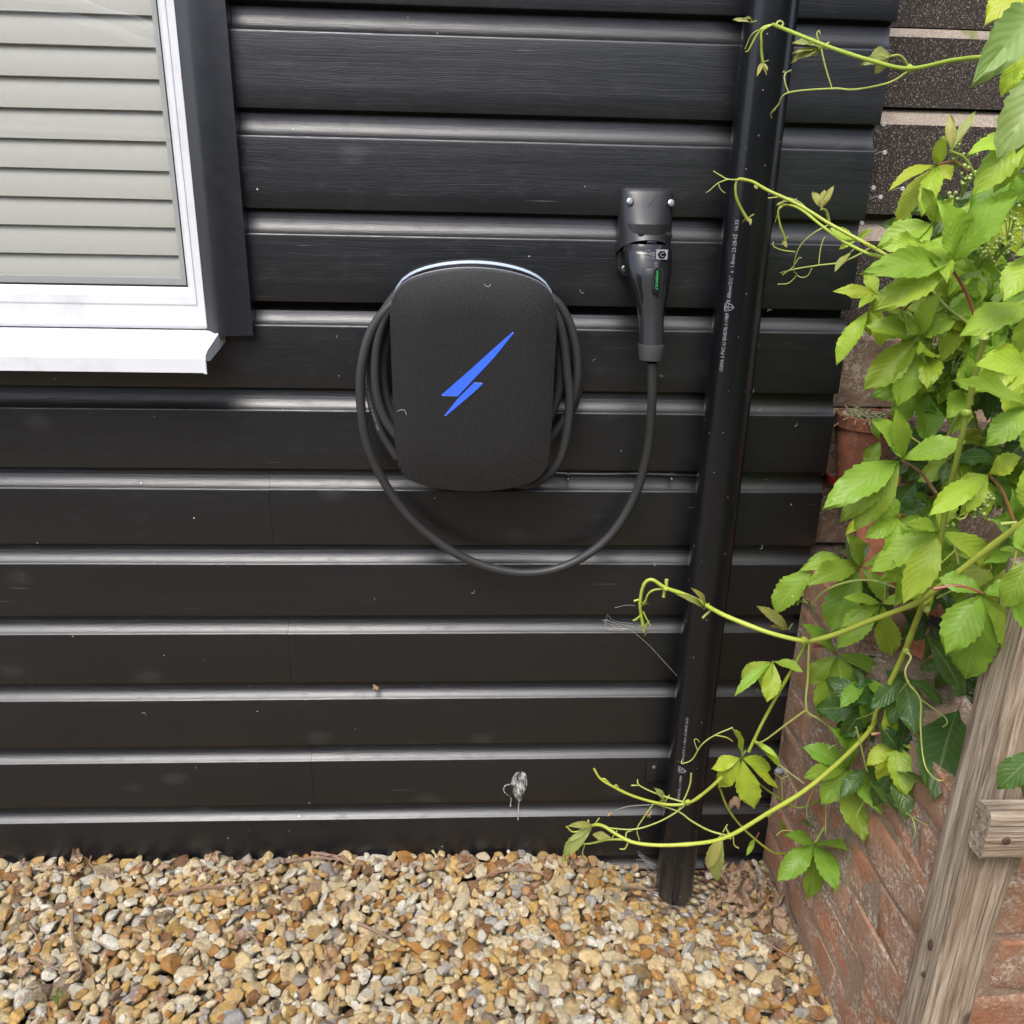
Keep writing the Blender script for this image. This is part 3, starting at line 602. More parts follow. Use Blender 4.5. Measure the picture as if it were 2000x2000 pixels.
# ------------------------------------------------------------------ fence post and rail
def rough_wood(name, lo, hi, mat, parent, amp=.0025, axis=2, cuts=(6, 6, 60)):
    bm = bmesh.new(); lo, hi = Vector(lo), Vector(hi); n = list(cuts)
    a1, a2 = [i for i in range(3) if i != axis]; loops = []
    per = []
    for i in range(cuts[0]): per.append((i / cuts[0], 0))
    for i in range(cuts[1]): per.append((1, i / cuts[1]))
    for i in range(cuts[0]): per.append((1 - i / cuts[0], 1))
    for i in range(cuts[1]): per.append((0, 1 - i / cuts[1]))
    N = cuts[2]
    for k in range(N + 1):
        l = []
        for s, t in per:
            c_ = min(s, 1 - s) + min(t, 1 - t); p = Vector((0, 0, 0)); p[a1] = lo[a1] + s * (hi[a1] - lo[a1]); p[a2] = lo[a2] + t * (hi[a2] - lo[a2]); p[axis] = lo[axis] + k / N * (hi[axis] - lo[axis])
            q = p.copy() * 60; q[axis] = p[axis] * 7; d = mn.noise(q) * amp; q2 = p * 200; q2[axis] = p[axis] * 12; d += mn.noise(q2) * amp * .55
            ctr = (lo + hi) / 2; o_ = p - ctr; o_[axis] = 0
            p += o_.normalized() * d
            if s in (0, 1) and t in (0, 1): p -= o_.normalized() * (.0025 + .003 * max(0, mn.noise(Vector((p[axis] * 25, s * 5, t * 9)))))
            l.append(p)
        loops.append(l)
    loft(bm, loops); bmesh.ops.recalc_face_normals(bm, faces=bm.faces)
    return obj(name, bm, mat, parent, origin=((lo.x + hi.x) / 2, (lo.y + hi.y) / 2, lo.z))
fence = thing('wooden_fence', 'weathered grey wooden post and short rail standing at the brick corner', 'fence', (.59, -.53, -.2))
rough_wood('post', (.5585, -.568, -.2), (.617, -.512, .72), 'post', fence, cuts=(10, 10, 130))
pr_ = at(1915, 1635, -.57)
rail = rough_wood('rail', (at(1928, 1630, -.597).x, -.5975, at(1950, 1680, -.597).z), (1.5, -.5705, at(1950, 1590, -.597).z), 'rail', fence, amp=.0015, axis=0, cuts=(8, 8, 60))
screw(at(1966, 1643, -.5985), (0, -1, 0), .0045, rail, True).data.materials[0] = plain('rusty_screw', (.09, .045, .03), .7)
for (u, v, r) in ((1806, 1846, .004), (1838, 1902, .0022)):
    p = at(u, v, -.545); bm = bmesh.new(); bmesh.ops.create_uvsphere(bm, u_segments=12, v_segments=8, radius=1, matrix=Matrix.Translation((.5575, p.y, p.z)) @ Matrix.Diagonal((.0022, r, r * 2, 1))); obj('knot_hole', bm, 'rust', fence)
# ------------------------------------------------------------------ plant pots
def pot(name, label, c, r, h, mat, soil=True, group=None):
    t = thing(name, label, 'plant pot', c, group); c = Vector(c); bm = bmesh.new()
    lathe(bm, [(r * .3, .001), (r * .68, 0), (r * .70, .004), (r * .92, h * .78), (r * .90, h * .80), (r * 1.02, h * .81), (r * 1.04, h * .985), (r * 1.0, h), (r * .93, h * .995), (r * .90, h * .9), (r * .8, h * .6), (r * .1, h * .58)], c, 40)
    obj('pot_body', bm, mat, t, origin=c)
    if soil:
        bm = bmesh.new(); lathe(bm, [(r * .9, h * .80), (r * .88, h * .86), (r * .6, h * .90), (r * .2, h * .92), (.002, h * .92)], c, 24)
        for v in bm.verts: v.co += Vector((0, 0, .004 * mn.noise(v.co * 120)))
        obj('pot_soil', bm, 'soil', t, origin=c)
    return t
pc0 = at(1655, 917, .035); pt = pot('terracotta_pot', 'stained brown terracotta pot of dead stems on a red saucer beside the black boards', (.648, .025, .632), .047, .112, 'terra')
bm = bmesh.new(); lathe(bm, [(.03, .626), (.050, .626), (.053, .640), (.051, .640), (.048, .630), (.01, .630)], (.648, .025, 0), 40); obj('red_saucer', bm, 'saucer', None, label='red plastic saucer under the stained terracotta pot', cat='saucer', origin=(.648, .025, .626))
bm = bmesh.new()
for k in range(70):
    a = random.uniform(0, 6.28); rr = random.uniform(0, .04); p = Vector((.648 + rr * math.cos(a), .025 + rr * math.sin(a), .735 + random.uniform(-.004, .006)))
    pts = [p]; d = Vector((random.uniform(-1, 1), random.uniform(-1, 1), random.uniform(-.1, .7)))
    for _ in range(4): d += Vector((random.uniform(-.6, .6), random.uniform(-.6, .6), random.uniform(-.5, .3))); pts.append(pts[-1] + d.normalized() * .006)
    tube(bm, pts, .0008, 4)
for k in range(26):
    a = random.uniform(-2.6, -.2); p = Vector((.648 + .042 * math.cos(a), .025 + .042 * math.sin(a), .742)); d = Vector((math.cos(a), math.sin(a), .4)); pts = [p]
    for _ in range(4): d += Vector((random.uniform(-.5, .5), random.uniform(-.5, .5), -.4)); pts.append(pts[-1] + d.normalized() * .004)
    tube(bm, pts, .0007, 4)
obj('dead_stems', bm, 'moss', pt)
pot('terracotta_pot', 'bright orange terracotta pot half hidden behind the leaves, left one of two', at(1725, 1125, -.13), .06, .15, 'orange')
pot('terracotta_pot', 'bright orange terracotta pot low behind the creeper near the fence post', at(1795, 1345, -.20), .055, .12, 'orange')
# ------------------------------------------------------------------ gravel
def make_stones(n=36):
    col = bpy.data.collections.new('stone_shapes'); out = []
    for i in range(n):
        bm = bmesh.new(); bmesh.ops.create_icosphere(bm, subdivisions=3 if i % 3 else 4, radius=1)
        npl = random.randint(5, 9); planes = []
        for _ in range(npl):
            d = Vector((random.gauss(0, 1), random.gauss(0, 1), random.gauss(0, 1))).normalized(); planes.append((d, random.uniform(.42, .9)))
        k = 24 if i % 2 else 60; sc = Vector((1, random.uniform(.55, .95), random.uniform(.42, .8))); sd = Vector((i * 3.1, 0, 0))
        for v in bm.verts:
            d = v.co.normalized(); s = math.exp(-k * 1.05)
            for pn, h in planes:
                q = d.dot(pn)
                if q > .05: s += math.exp(-k * h / q)
            r = -math.log(s) / k; r *= 1 + .10 * mn.noise(d * 1.6 + sd) + .05 * mn.noise(d * 4 + sd) + .02 * mn.noise(d * 10 + sd)
            v.co = Vector((d.x * sc.x, d.y * sc.y, d.z * sc.z)) * r
        me = bpy.data.meshes.new('stone'); bm.to_mesh(me); bm.free(); me.materials.append(M['stone']); me.polygons.foreach_set('use_smooth', [True] * len(me.polygons))
        if i % 4: me.set_sharp_from_angle(angle=math.radians(16))
        o = bpy.data.objects.new('stone', me); col.objects.link(o); out.append(o)
    return col
stones = make_stones()
def pack():
    X0, X1, Y0, Y1, g = -1.15, .578, -.78, .0, .0025; nx, ny = int((X1 - X0) / g), int((Y1 - Y0) / g)
    xs = X0 + (np.arange(nx) + .5) * g; ys = Y0 + (np.arange(ny) + .5) * g
    T = np.array([[ground_z(x, y) for x in xs] for y in ys]); H = T - .035; res = []
    for it in range(26000):
        fr = it / 26000
        for _ in range(5):
            c = (rng.integers(0, ny), rng.integers(0, nx)); 
            if _ == 0 or H[c] - T[c] < H[b] - T[b]: b = c
        if H[b] > T[b] - .002: continue
        r = float(np.clip(rng.lognormal(math.log(.0093), .36), .0036, .0180))
        if fr > .6: r *= .85
        cz = r * rng.uniform(.45, .75); k = int(r / g); i0, i1, j0, j1 = max(0, b[0] - k), min(ny, b[0] + k + 1), max(0, b[1] - k), min(nx, b[1] + k + 1)
        yy, xx = np.mgrid[i0:i1, j0:j1]; d2 = ((yy - b[0]) ** 2 + (xx - b[1]) ** 2) * g * g / r ** 2; m = d2 < .75
        if not m.any(): continue
        sub_ = H[i0:i1, j0:j1]; prof = np.sqrt(np.clip(1 - d2, 0, 1)); z = np.max(np.where(m, sub_ + prof * cz * .55, -9))
        if z + cz > T[b] + .011: continue
        x, y = xs[b[1]], ys[b[0]]
        if (x - PX) ** 2 + (y - PY) ** 2 < (PR + r * .6) ** 2: 
            H[b] = T[b]; continue
        H[i0:i1, j0:j1] = np.where(d2 < 1, np.maximum(sub_, z + prof * cz), sub_)
        res.append((x, min(y, -r * .7), z, r * 1.42, rng.uniform(-.45, .45), rng.uniform(-.45, .45), rng.uniform(0, 6.28)))
    return np.array(res)
S = pack(); n = len(S)
pal = [((.72, .55, .29), .22), ((.60, .38, .12), .20), ((.46, .21, .05), .12), ((.72, .62, .42), .24), ((.76, .72, .60), .15), ((.34, .31, .28), .03), ((.28, .13, .05), .08), ((.22, .15, .09), .04), ((.44, .42, .40), .03)]
pc_ = np.array([p[0] for p in pal]); w = np.array([p[1] for p in pal]); w /= w.sum()
t1 = pc_[rng.choice(len(pal), n, p=w)] * rng.uniform(1.15, 1.75, (n, 1)); t2 = pc_[rng.choice(len(pal), n, p=w)]; t2 = t1 * .45 + t2 * .55
me = bpy.data.meshes.new('gravel'); me.vertices.add(n); me.vertices.foreach_set('co', S[:, :3].astype('f').ravel())
for nm, dat, ty, dt in (('tint', np.c_[t1, np.ones(n)], 'FLOAT_COLOR', 'color'), ('tint_two', np.c_[t2, np.ones(n)], 'FLOAT_COLOR', 'color'), ('rad', S[:, 3], 'FLOAT', 'value'), ('turn', S[:, 4:7], 'FLOAT_VECTOR', 'vector')):
    a = me.attributes.new(nm, ty, 'POINT'); a.data.foreach_set(dt, np.ascontiguousarray(dat, dtype='f').ravel())
gravel = bpy.data.objects.new('gravel', me); COL.objects.link(gravel); tag(gravel, 'golden and cream flint gravel along the foot of the wall', 'gravel', kind='stuff')
ng = bpy.data.node_groups.new('scatter_gravel', 'GeometryNodeTree'); ng.interface.new_socket('Geometry', in_out='INPUT', socket_type='NodeSocketGeometry'); ng.interface.new_socket('Geometry', in_out='OUTPUT', socket_type='NodeSocketGeometry')
N = ng.nodes; Lk = ng.links; gi = N.new('NodeGroupInput'); go = N.new('NodeGroupOutput'); mp_ = N.new('GeometryNodeMeshToPoints'); ip = N.new('GeometryNodeInstanceOnPoints'); ci = N.new('GeometryNodeCollectionInfo')
ci.inputs['Collection'].default_value = stones; ci.inputs['Separate Children'].default_value = True; ci.inputs['Reset Children'].default_value = True
def na(nm, ty): a = N.new('GeometryNodeInputNamedAttribute'); a.data_type = ty; a.inputs['Name'].default_value = nm; return a.outputs[0]
Lk.new(gi.outputs[0], mp_.inputs[0]); Lk.new(mp_.outputs[0], ip.inputs['Points']); Lk.new(ci.outputs[0], ip.inputs['Instance']); ip.inputs['Pick Instance'].default_value = True
Lk.new(na('turn', 'FLOAT_VECTOR'), ip.inputs['Rotation']); Lk.new(na('rad', 'FLOAT'), ip.inputs['Scale']); Lk.new(ip.outputs[0], go.inputs[0])
gravel.modifiers.new('scatter', 'NODES').node_group = ng
# ------------------------------------------------------------------ leaf shapes
def leaf_bm(H, T, w, N, arch=.08, fold=.25, droop=.1, teeth=9, twist=0, uvl=None, bm=None, wav=.0):
    H, T = Vector(H), Vector(T); a = T - H; L = a.length; a.normalize(); b = a.cross(N)
    b = b.normalized() if b.length > 1e-5 else Vector((1, 0, 0)); nn = b.cross(a).normalized()
    own = bm is None
    if own: bm = bmesh.new()
    uvl = bm.loops.layers.uv.verify(); NA = 36; NC = 6; rows = []; sd = random.random() * 90
    for i in range(NA + 1):
        t = i / NA; tt = min(1, max(0, (t - .03) / .97))
        wd = (tt ** 1.02) * (1 - tt) ** .98 * 4.0 * (1 + .12 * math.sin(tt * 3.1))
        if tt > .86: wd *= 1 - .25 * (tt - .86) / .14
        saw = ((tt * teeth) % 1.0); s_amp = .0 if tt < .22 else .17 * min(1, (tt - .22) / .15) * (1 if tt < .93 else 0)
        c = H + a * (t * L) + nn * (L * (arch * math.sin(math.pi * min(t, 1)) - droop * t * t + droop * t)); row = []
        for k in range(-NC // 2, NC // 2 + 1):
            f = k / (NC / 2); e = 1 + (s_amp * (saw - .45) if abs(f) > .9 else 0)
            hw = w / 2 * wd * e; tw = twist * t
            off = b * (f * hw * math.cos(tw)) + nn * (f * hw * math.sin(tw)) + nn * (abs(f) ** 1.2 * hw * fold) + nn * (wav * w * mn.noise(Vector((t * 4 + sd, f * 1.5, 0))) * abs(f))
            sh = -a * (0.0) + a * (abs(f) * hw * .12 * (1 - t))
            row.append((bm.verts.new(c + off + sh), (.5 + f / 2, t)))
        rows.append(row)
    for r0, r1 in zip(rows, rows[1:]):
        for k in range(NC):
            q = (r0[k], r0[k + 1], r1[k + 1], r1[k])
            f = bm.faces.new([x[0] for x in q]); f.smooth = True
            for lp, x in zip(f.loops, q): lp[uvl].uv = x[1]
    return bm
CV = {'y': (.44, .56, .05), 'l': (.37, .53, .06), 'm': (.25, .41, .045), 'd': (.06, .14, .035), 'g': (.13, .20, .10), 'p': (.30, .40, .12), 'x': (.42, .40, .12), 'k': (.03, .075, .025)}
def yc(u, v, y):     # keep foliage on the yard side of the brick wall
    p = atx(u, v, SX - .012)
    return min(y, p.y) if (p.y < 0 and p.z < wall_top(p.y) + .02) else y
creeper = thing('climbing_creeper', 'bright green five-leaved creeper spilling over the brick wall and across the downpipe', 'climbing plant', (.75, -.3, .2))
def jit(c, a=.14): f = 1 + random.uniform(-a, a); return (c[0] * f * (1 + random.uniform(-a, a)), c[1] * f, c[2] * f)
def leaf(hub, tips, y, col='l', wr=.46, dy=None, pet=None, petcol=None, nup=.5, wav=.25, mat=None, arch=.06):
    """hub / tips in photo positions; y the depth of the hub; tips lie a little nearer or farther"""
    y = yc(*hub, y); H = at(*hub, y); c = CV[col]; petcol = petcol or ('green' if col in 'xyp' else 'red')
    tocam = (CAM - H).normalized()
    bm = bmesh.new(); end = at(*pet, y + .01) if pet else H + Vector((.01, .012, .004))
    mid = (H + end) / 2 + Vector((0, 0, .006 if pet else 0))
    rr = max(.0009, px(3.2 if pet else 1.5, H)); tube(bm, catmull([H, mid, end], 6), (rr * .8, rr), 8)
    o = obj('leaf', bm, 'stem', creeper, color={'red': (.30, .075, .06), 'green': (.32, .38, .08), 'orange': (.42, .2, .09), 'pink': (.42, .20, .14)}[petcol], origin=H)
    for i, tip in enumerate(tips):
        u, v = tip[:2]; w_ = tip[2] if len(tip) > 2 else wr; d_ = tip[3] if len(tip) > 3 else random.uniform(-.035, .02)
        Tp = at(u, v, yc(u, v, y + d_)); L = (Tp - H).length; Lp = math.hypot(u - hub[0], v - hub[1]); wpx = Lp * w_ * (.73 if col != 'x' else .8)
        Nn = (tocam * .8 + Vector((random.uniform(-.35, .35), 0, nup + random.uniform(-.2, .3)))).normalized()
        b = leaf_bm(H, Tp, px(wpx, H) / .92, Nn, arch=arch + random.uniform(-.03, .05), fold=random.uniform(.05, .42), droop=random.uniform(.0, .12), teeth=random.randint(7, 10), wav=wav, twist=random.uniform(-.25, .25))
        q = obj('leaflet', b, mat or ('oldleaf' if col in 'dgk' else 'leaf'), None, color=jit(c), origin=H); sub(q, o)
    return o
LV = [ # hub, tips, depth, colour, kw
 ((1855, 518), [(1683, 532, .40, -.03), (1708, 607, .42, -.02), (1838, 392, .62, -.02), (2004, 372, .42, -.05), (1886, 484, .7, 0)], -.45, 'l', dict(pet=(1916, 656))),
 ((1795, 660), [(1687, 637, .52), (1686, 763, .46), (1752, 795, .46), (1841, 568, .42), (1868, 628, .75)], -.40, 'l', dict()),
 ((1713, 577), [(1626, 569, .36), (1690, 530, .6), (1676, 603, .5), (1699, 656, .5)], -.27, 'y', dict()),
 ((1697, 605), [(1633, 713, .36), (1722, 680, .4)], -.28, 'y', dict()),
 ((1831, 322), [(1735, 373, .30), (1749, 437, .34), (1800, 424, .40), (1857, 352, .9), (1848, 264, .55)], -.32, 'y', dict(pet=(1890, 333), petcol='orange')),
 ((1858, 296), [(1856, 222, .26), (1906, 217, .22), (1833, 267, .25)], -.34, 'x', dict(pet=(1905, 345), petcol='green')),
 ((2012, 262), [(1900, 384, .42), (1887, 304, .35), (1940, 376, .4)], -.47, 'y', dict()),
 ((2020, -45), [(1921, 52, .5, -.02), (1990, 60, .5)], -.60, 'y', dict(nup=.3)),
 ((2045, 0), [(1898, 167, .42, -.03), (2040, 160, .4)], -.62, 'p', dict(nup=.3)),
 ((1997, 97), [(1955, 190, .42), (1990, 180, .4), (2030, 170, .4)], -.50, 'y', dict()),
 ((2055, 120), [(1944, 318, .44, -.02), (1985, 300, .4)], -.63, 'p', dict(nup=.3)),
 ((1825, 437), [(1712, 483, .5), (1745, 520, .45), (1800, 365, .5), (1862, 385, .55)], -.36, 'l', dict()),
 ((2015, 597), [(1873, 658, .45, -.04), (1990, 690, .5)], -.56, 'l', dict()),
 ((1912, 652), [(1819, 704, .46)], -.36, 'g', dict()),
 ((2020, 728), [(1903, 713, .55, -.02), (2010, 790, .6)], -.60, 'y', dict()),
 ((2012, 795), [(1863, 742, .36, -.02), (1924, 872, .52), (2020, 900, .5)], -.55, 'l', dict()),
 ((2030, 490), [(1960, 590, .6), (1980, 500, .5)], -.60, 'l', dict()),
 ((1838, 700), [(1845, 800, .55), (1868, 760, .4)], -.26, 'g', dict()),
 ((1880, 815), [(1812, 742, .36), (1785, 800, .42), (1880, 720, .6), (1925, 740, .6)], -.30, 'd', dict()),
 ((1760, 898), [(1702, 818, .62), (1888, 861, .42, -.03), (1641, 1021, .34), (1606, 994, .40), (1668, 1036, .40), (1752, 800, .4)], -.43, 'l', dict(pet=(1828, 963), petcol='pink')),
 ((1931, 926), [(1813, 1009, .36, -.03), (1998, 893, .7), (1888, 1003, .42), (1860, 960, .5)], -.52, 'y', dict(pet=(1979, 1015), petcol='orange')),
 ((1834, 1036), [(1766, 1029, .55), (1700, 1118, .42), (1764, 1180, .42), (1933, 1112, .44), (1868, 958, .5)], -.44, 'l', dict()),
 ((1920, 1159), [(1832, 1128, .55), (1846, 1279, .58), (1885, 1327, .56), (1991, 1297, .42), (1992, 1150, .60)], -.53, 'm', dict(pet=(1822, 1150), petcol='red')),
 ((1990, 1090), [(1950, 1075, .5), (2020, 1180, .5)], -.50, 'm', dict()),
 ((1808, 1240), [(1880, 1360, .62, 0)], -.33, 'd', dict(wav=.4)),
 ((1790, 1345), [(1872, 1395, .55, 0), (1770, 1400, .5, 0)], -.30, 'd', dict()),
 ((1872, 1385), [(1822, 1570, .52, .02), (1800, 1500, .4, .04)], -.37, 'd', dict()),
 ((1681, 1107), [(1573, 1146, .45), (1655, 1042, .62), (1782, 1085, .4), (1622, 1238, .52), (1735, 1180, .5)], -.28, 'm', dict()),
 ((1592, 1108), [(1514, 1198, .55)], -.20, 'l', dict()), ((1645, 1090), [(1577, 1095, .4), (1560, 1115, .3)], -.2, 'l', dict()),
 ((1635, 1278), [(1580, 1336, .55), (1605, 1405, .5), (1674, 1373, .38), (1728, 1314, .4), (1566, 1218, .45)], -.25, 'm', dict(pet=(1582, 1262))),
 ((1722, 1179), [(1641, 1226, .42), (1634, 1267, .42), (1743, 1283, .5), (1778, 1166, .4), (1645, 1167, .35)], -.33, 'l', dict()),
 ((1448, 1480), [(1431, 1423, .55), (1389, 1502, .55), (1402, 1537, .55), (1473, 1581, .5), (1506, 1503, .58), (1519, 1540, .3)], -.22, 'y', dict(arch=.03)),
 ((1510, 1292), [(1446, 1326, .45), (1434, 1360, .24), (1485, 1339, .6), (1498, 1371, .5), (1570, 1313, .4)], -.22, 'l', dict(pet=(1513, 1350), petcol='orange')),
 ((1747, 1447), [(1726, 1383, .65), (1828, 1459, .48), (1692, 1496, .45), (1717, 1526, .55), (1771, 1556, .5)], -.33, 'y', dict(pet=(1702, 1434), petcol='orange')),
 ((1656, 1501), [(1566, 1459, .5), (1566, 1521, .42), (1604, 1572, .55), (1686, 1648, .48), (1722, 1590, .4), (1624, 1420, .6), (1684, 1428, .4)], -.2, 'm', dict()),
 ((1690, 1500), [(1754, 1590, .45), (1640, 1560, .45)], -.15, 'd', dict()),
 ((1591, 1648), [(1529, 1630, .45), (1517, 1722, .46), (1580, 1757, .42), (1636, 1742, .42), (1659, 1662, .48)], -.22, 'm', dict(pet=(1625, 1600), petcol='green')),
 ((2035, 1462), [(1947, 1543, .5, 0), (2000, 1560, .5)], -.62, 'd', dict()),
 ((2020, 1600), [(1995, 1610, .5)], -.5, 'd', dict()),
 ((1412, 1625), [(1382, 1697, .30), (1400, 1722, .28)], -.22, 'x', dict(arch=.02)),
 ((1472, 1445), [(1524, 1500, .26), (1520, 1480, .2)], -.22, 'y', dict()),
 ((1605, 94), [(1546, 84, .34), (1546, 105, .2), (1544, 124, .28), (1565, 76, .3)], -.17, 'x', dict()),
 ((1738, 110), [(1707, 96, .4), (1681, 127, .35), (1709, 145, .4), (1700, 110, .7)], -.22, 'x', dict(pet=(1775, 132), petcol='green')),
 ((1604, 408), [(1586, 375, .45), (1611, 370, .4), (1629, 362, .25)], -.17, 'x', dict(pet=(1620, 436), petcol='green')),
 ((1672, 470), [(1618, 446, .4), (1638, 487, .4), (1706, 446, .3)], -.2, 'y', dict()),
 ((1662, 492), [(1630, 531, .34)], -.2, 'x', dict()),
 ((1546, 395), [(1515, 402, .3), (1560, 410, .3)], -.16, 'x', dict()),
 ((1467, 44), [(1430, 38, .22), (1448, 38, .35)], -.13, 'x', dict()),
 ((1375, 1190), [(1318, 1160, .24), (1350, 1148, .3)], -.17, 'x', dict()),
 ((1540, 1230), [(1478, 1183, .30), (1505, 1222, .4)], -.2, 'x', dict()),
 ((1298, 1567), [(1276, 1538, .4), (1288, 1563, .5)], -.2, 'x', dict()),
 ((1195, 1637), [(1156, 1630, .4), (1165, 1640, .3)], -.22, 'x', dict()),
 ((1160, 1612), [(1106, 1614, .25), (1110, 1645, .2), (1098, 1675, .3)], -.22, 'x', dict()),
 ((1475, 1640), [(1458, 1672, .3), (1462, 1650, .3)], -.16, 'm', dict()),
 ((1520, 1600), [(1530, 1625, .5)], -.12, 'm', dict()), ((1560, 1605), [(1590, 1620, .35)], -.12, 'd', dict()),
 ((1720, 860), [(1690, 910, .6), (1700, 830, .4)], -.3, 'm', dict()), ((1745, 1000), [(1815, 985, .6), (1790, 940, .6)], -.28, 'd', dict()),
 ((1775, 900), [(1830, 940, .6), (1835, 890, .6)], -.27, 'd', dict()), ((1850, 900), [(1840, 945, .6), (1945, 895, .45)], -.33, 'd', dict()),
 ((1690, 1020), [(1650, 1045, .5), (1745, 965, .45)], -.26, 'y', dict()), ((1660, 1110), [(1655, 1045, .6), (1700, 1060, .4)], -.2, 'g', dict()),
 ((1700, 1180), [(1650, 1210, .5)], -.2, 'd', dict()), ((1960, 1000), [(2000, 960, .5), (1940, 960, .6)], -.42, 'd', dict()),
 ((1960, 480), [(1890, 500, .5), (1920, 450, .5), (2000, 440, .5)], -.38, 'd', dict()), ((1940, 560), [(1872, 545, .3), (1975, 548, .3)], -.42, 'p', dict(wav=1.2)),
 ((2015, 1085), [(1958, 1190, .5, 0), (2000, 1225, .45, 0), (1975, 1060, .5, 0)], -.60, 'm', dict()), ((2020, 1010), [(1985, 1075, .5, 0), (2010, 900, .5, 0)], -.6, 'l', dict()), ((1490, 122), [(1478, 150, .3), (1497, 148, .25), (1500, 138, .3)], -.14, 'x', dict()), ((1462, 425), [(1466, 440, .5), (1450, 436, .3)], -.13, 'x', dict()), ((1258, 1225), [(1258, 1242, .5), (1245, 1222, .2), (1270, 1224, .2)], -.15, 'x', dict()), ((1252, 1185), [(1240, 1215, .2), (1268, 1180, .2)], -.15, 'x', dict()), ((1530, 470), [(1537, 484, .5), (1526, 480, .3)], -.14, 'x', dict()),
 ((1765, 1325), [(1700, 1385), (1788, 1440), (1838, 1375), (1740, 1420)], -.36, 'd', dict()), ((1745, 1505), [(1705, 1575), (1772, 1602), (1812, 1535)], -.3, 'd', dict()), ((1690, 1330), [(1640, 1385), (1690, 1420), (1735, 1370)], -.3, 'm', dict()),
 ((1975, 330), [(1960, 400, .5), (2010, 410, .5), (1890, 420, .5)], -.42, 'm', dict()),
]
for hub, tips, y, col, kw in LV: leaf(hub, tips, y, col, **kw)
# shaded older leaves deeper in the mass, each leaf a part of its own
def inside(u, v):
    left = np.interp(v, [330, 430, 560, 700, 800, 1000, 1100, 1300, 1420, 1500], [1920, 1770, 1730, 1760, 1770, 1740, 1660, 1650, 1690, 1770])
    return u > left
cnt = 0
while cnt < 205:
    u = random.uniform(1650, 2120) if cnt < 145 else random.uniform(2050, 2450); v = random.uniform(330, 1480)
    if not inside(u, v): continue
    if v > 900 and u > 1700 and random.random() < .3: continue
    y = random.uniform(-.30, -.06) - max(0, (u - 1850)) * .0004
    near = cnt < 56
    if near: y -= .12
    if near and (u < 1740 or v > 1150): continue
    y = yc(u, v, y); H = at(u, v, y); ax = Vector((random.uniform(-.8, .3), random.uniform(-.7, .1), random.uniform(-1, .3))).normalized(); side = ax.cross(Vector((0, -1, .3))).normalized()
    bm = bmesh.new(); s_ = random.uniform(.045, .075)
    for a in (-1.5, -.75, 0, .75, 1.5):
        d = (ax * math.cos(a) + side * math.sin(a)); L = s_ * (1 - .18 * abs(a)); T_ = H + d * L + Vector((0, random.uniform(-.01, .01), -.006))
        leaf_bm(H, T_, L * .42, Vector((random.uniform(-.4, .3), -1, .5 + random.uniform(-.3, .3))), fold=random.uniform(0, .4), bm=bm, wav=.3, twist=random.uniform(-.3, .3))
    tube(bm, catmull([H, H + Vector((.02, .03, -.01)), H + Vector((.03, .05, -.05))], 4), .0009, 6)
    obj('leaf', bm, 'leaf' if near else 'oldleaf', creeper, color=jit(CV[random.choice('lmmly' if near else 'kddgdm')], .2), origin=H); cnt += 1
# stems and tendrils
YG = (.42, .50, .07); YT = (.46, .50, .13); RED = (.22, .06, .05)
def stem(pts, y0, y1, r0, r1, col=YG, name='stem', yl=None):
    n = len(pts); P = []
    for i, (u, v) in enumerate(pts): t = i / (n - 1); P.append(at(u, v, yc(u, v, yl[i] if yl else y0 + (y1 - y0) * t)))
    pa = catmull(P, 8); bm = bmesh.new(); ra, rb = px(r0, P[0]) * .82, px(r1, P[-1]) * .86; m_ = len(pa); tube(bm, pa, [(ra + (rb - ra) * i / (m_ - 1)) * (1 + .10 * mn.noise(Vector((i * .21, u, v))) + (.16 * math.exp(-((i % 24) - 12) ** 2 / 1.5) if name == 'stem' else 0)) for i in range(m_)], 10 if name == 'stem' else 6)
    return obj(name, bm, 'stem', creeper, color=jit(col, .08), origin=P[0])
def node(u, v, y, r): 
    p = at(u, v, y); bm = bmesh.new(); bmesh.ops.create_icosphere(bm, subdivisions=2, radius=px(r, p), matrix=Matrix.Translation(p)); 
    for w_ in bm.verts: w_.co += (w_.co - p) * .35 * mn.noise(w_.co * 300)
    obj('stem_node', bm, 'stem', creeper, color=jit(YG), origin=p)
stem([(2060, 98), (1935, 110), (1860, 118), (1775, 134), (1700, 118), (1620, 92), (1540, 60), (1510, 48)], -.50, -.14, 5.6, 4)
stem([(1512, 48), (1490, 54), (1476, 72), (1462, 98), (1456, 101)], -.14, -.13, 3, 1.4); stem([(1505, 50), (1488, 62), (1487, 85), (1487, 100), (1490, 126)], -.14, -.13, 2.5, 3.2); stem([(1500, 52), (1470, 66), (1455, 96)], -.14, -.13, 1.6, 1.0)
stem([(1777, 137), (1740, 160), (1690, 172), (1660, 175), (1625, 173), (1540, 181), (1520, 205), (1506, 222), (1507, 231)], -.25, -.15, 2.4, 1.5, YT, 'tendril')
stem([(1625, 173), (1612, 130), (1604, 96)], -.18, -.18, 1.6, 2.1, YT, 'tendril'); stem([(1540, 181), (1533, 160), (1533, 145), (1545, 137), (1544, 141)], -.16, -.15, 1.7, 1.2, YT, 'tendril'); stem([(1534, 143), (1531, 139), (1529, 142)], -.15, -.15, 1.3, 1, YT, 'tendril')
stem([(1603, 90), (1596, 72), (1596, 64), (1600, 60), (1602, 67)], -.17, -.17, 2, 1.2, YT, 'tendril'); stem([(1604, 93), (1612, 88), (1619, 83)], -.17, -.17, 3, 2); stem([(1604, 94), (1596, 104), (1589, 107)], -.17, -.17, 2.5, 4)
stem([(1516, 48), (1520, 42), (1526, 42), (1530, 47), (1526, 51)], -.14, -.14, 2.5, 2, YT, 'tendril')
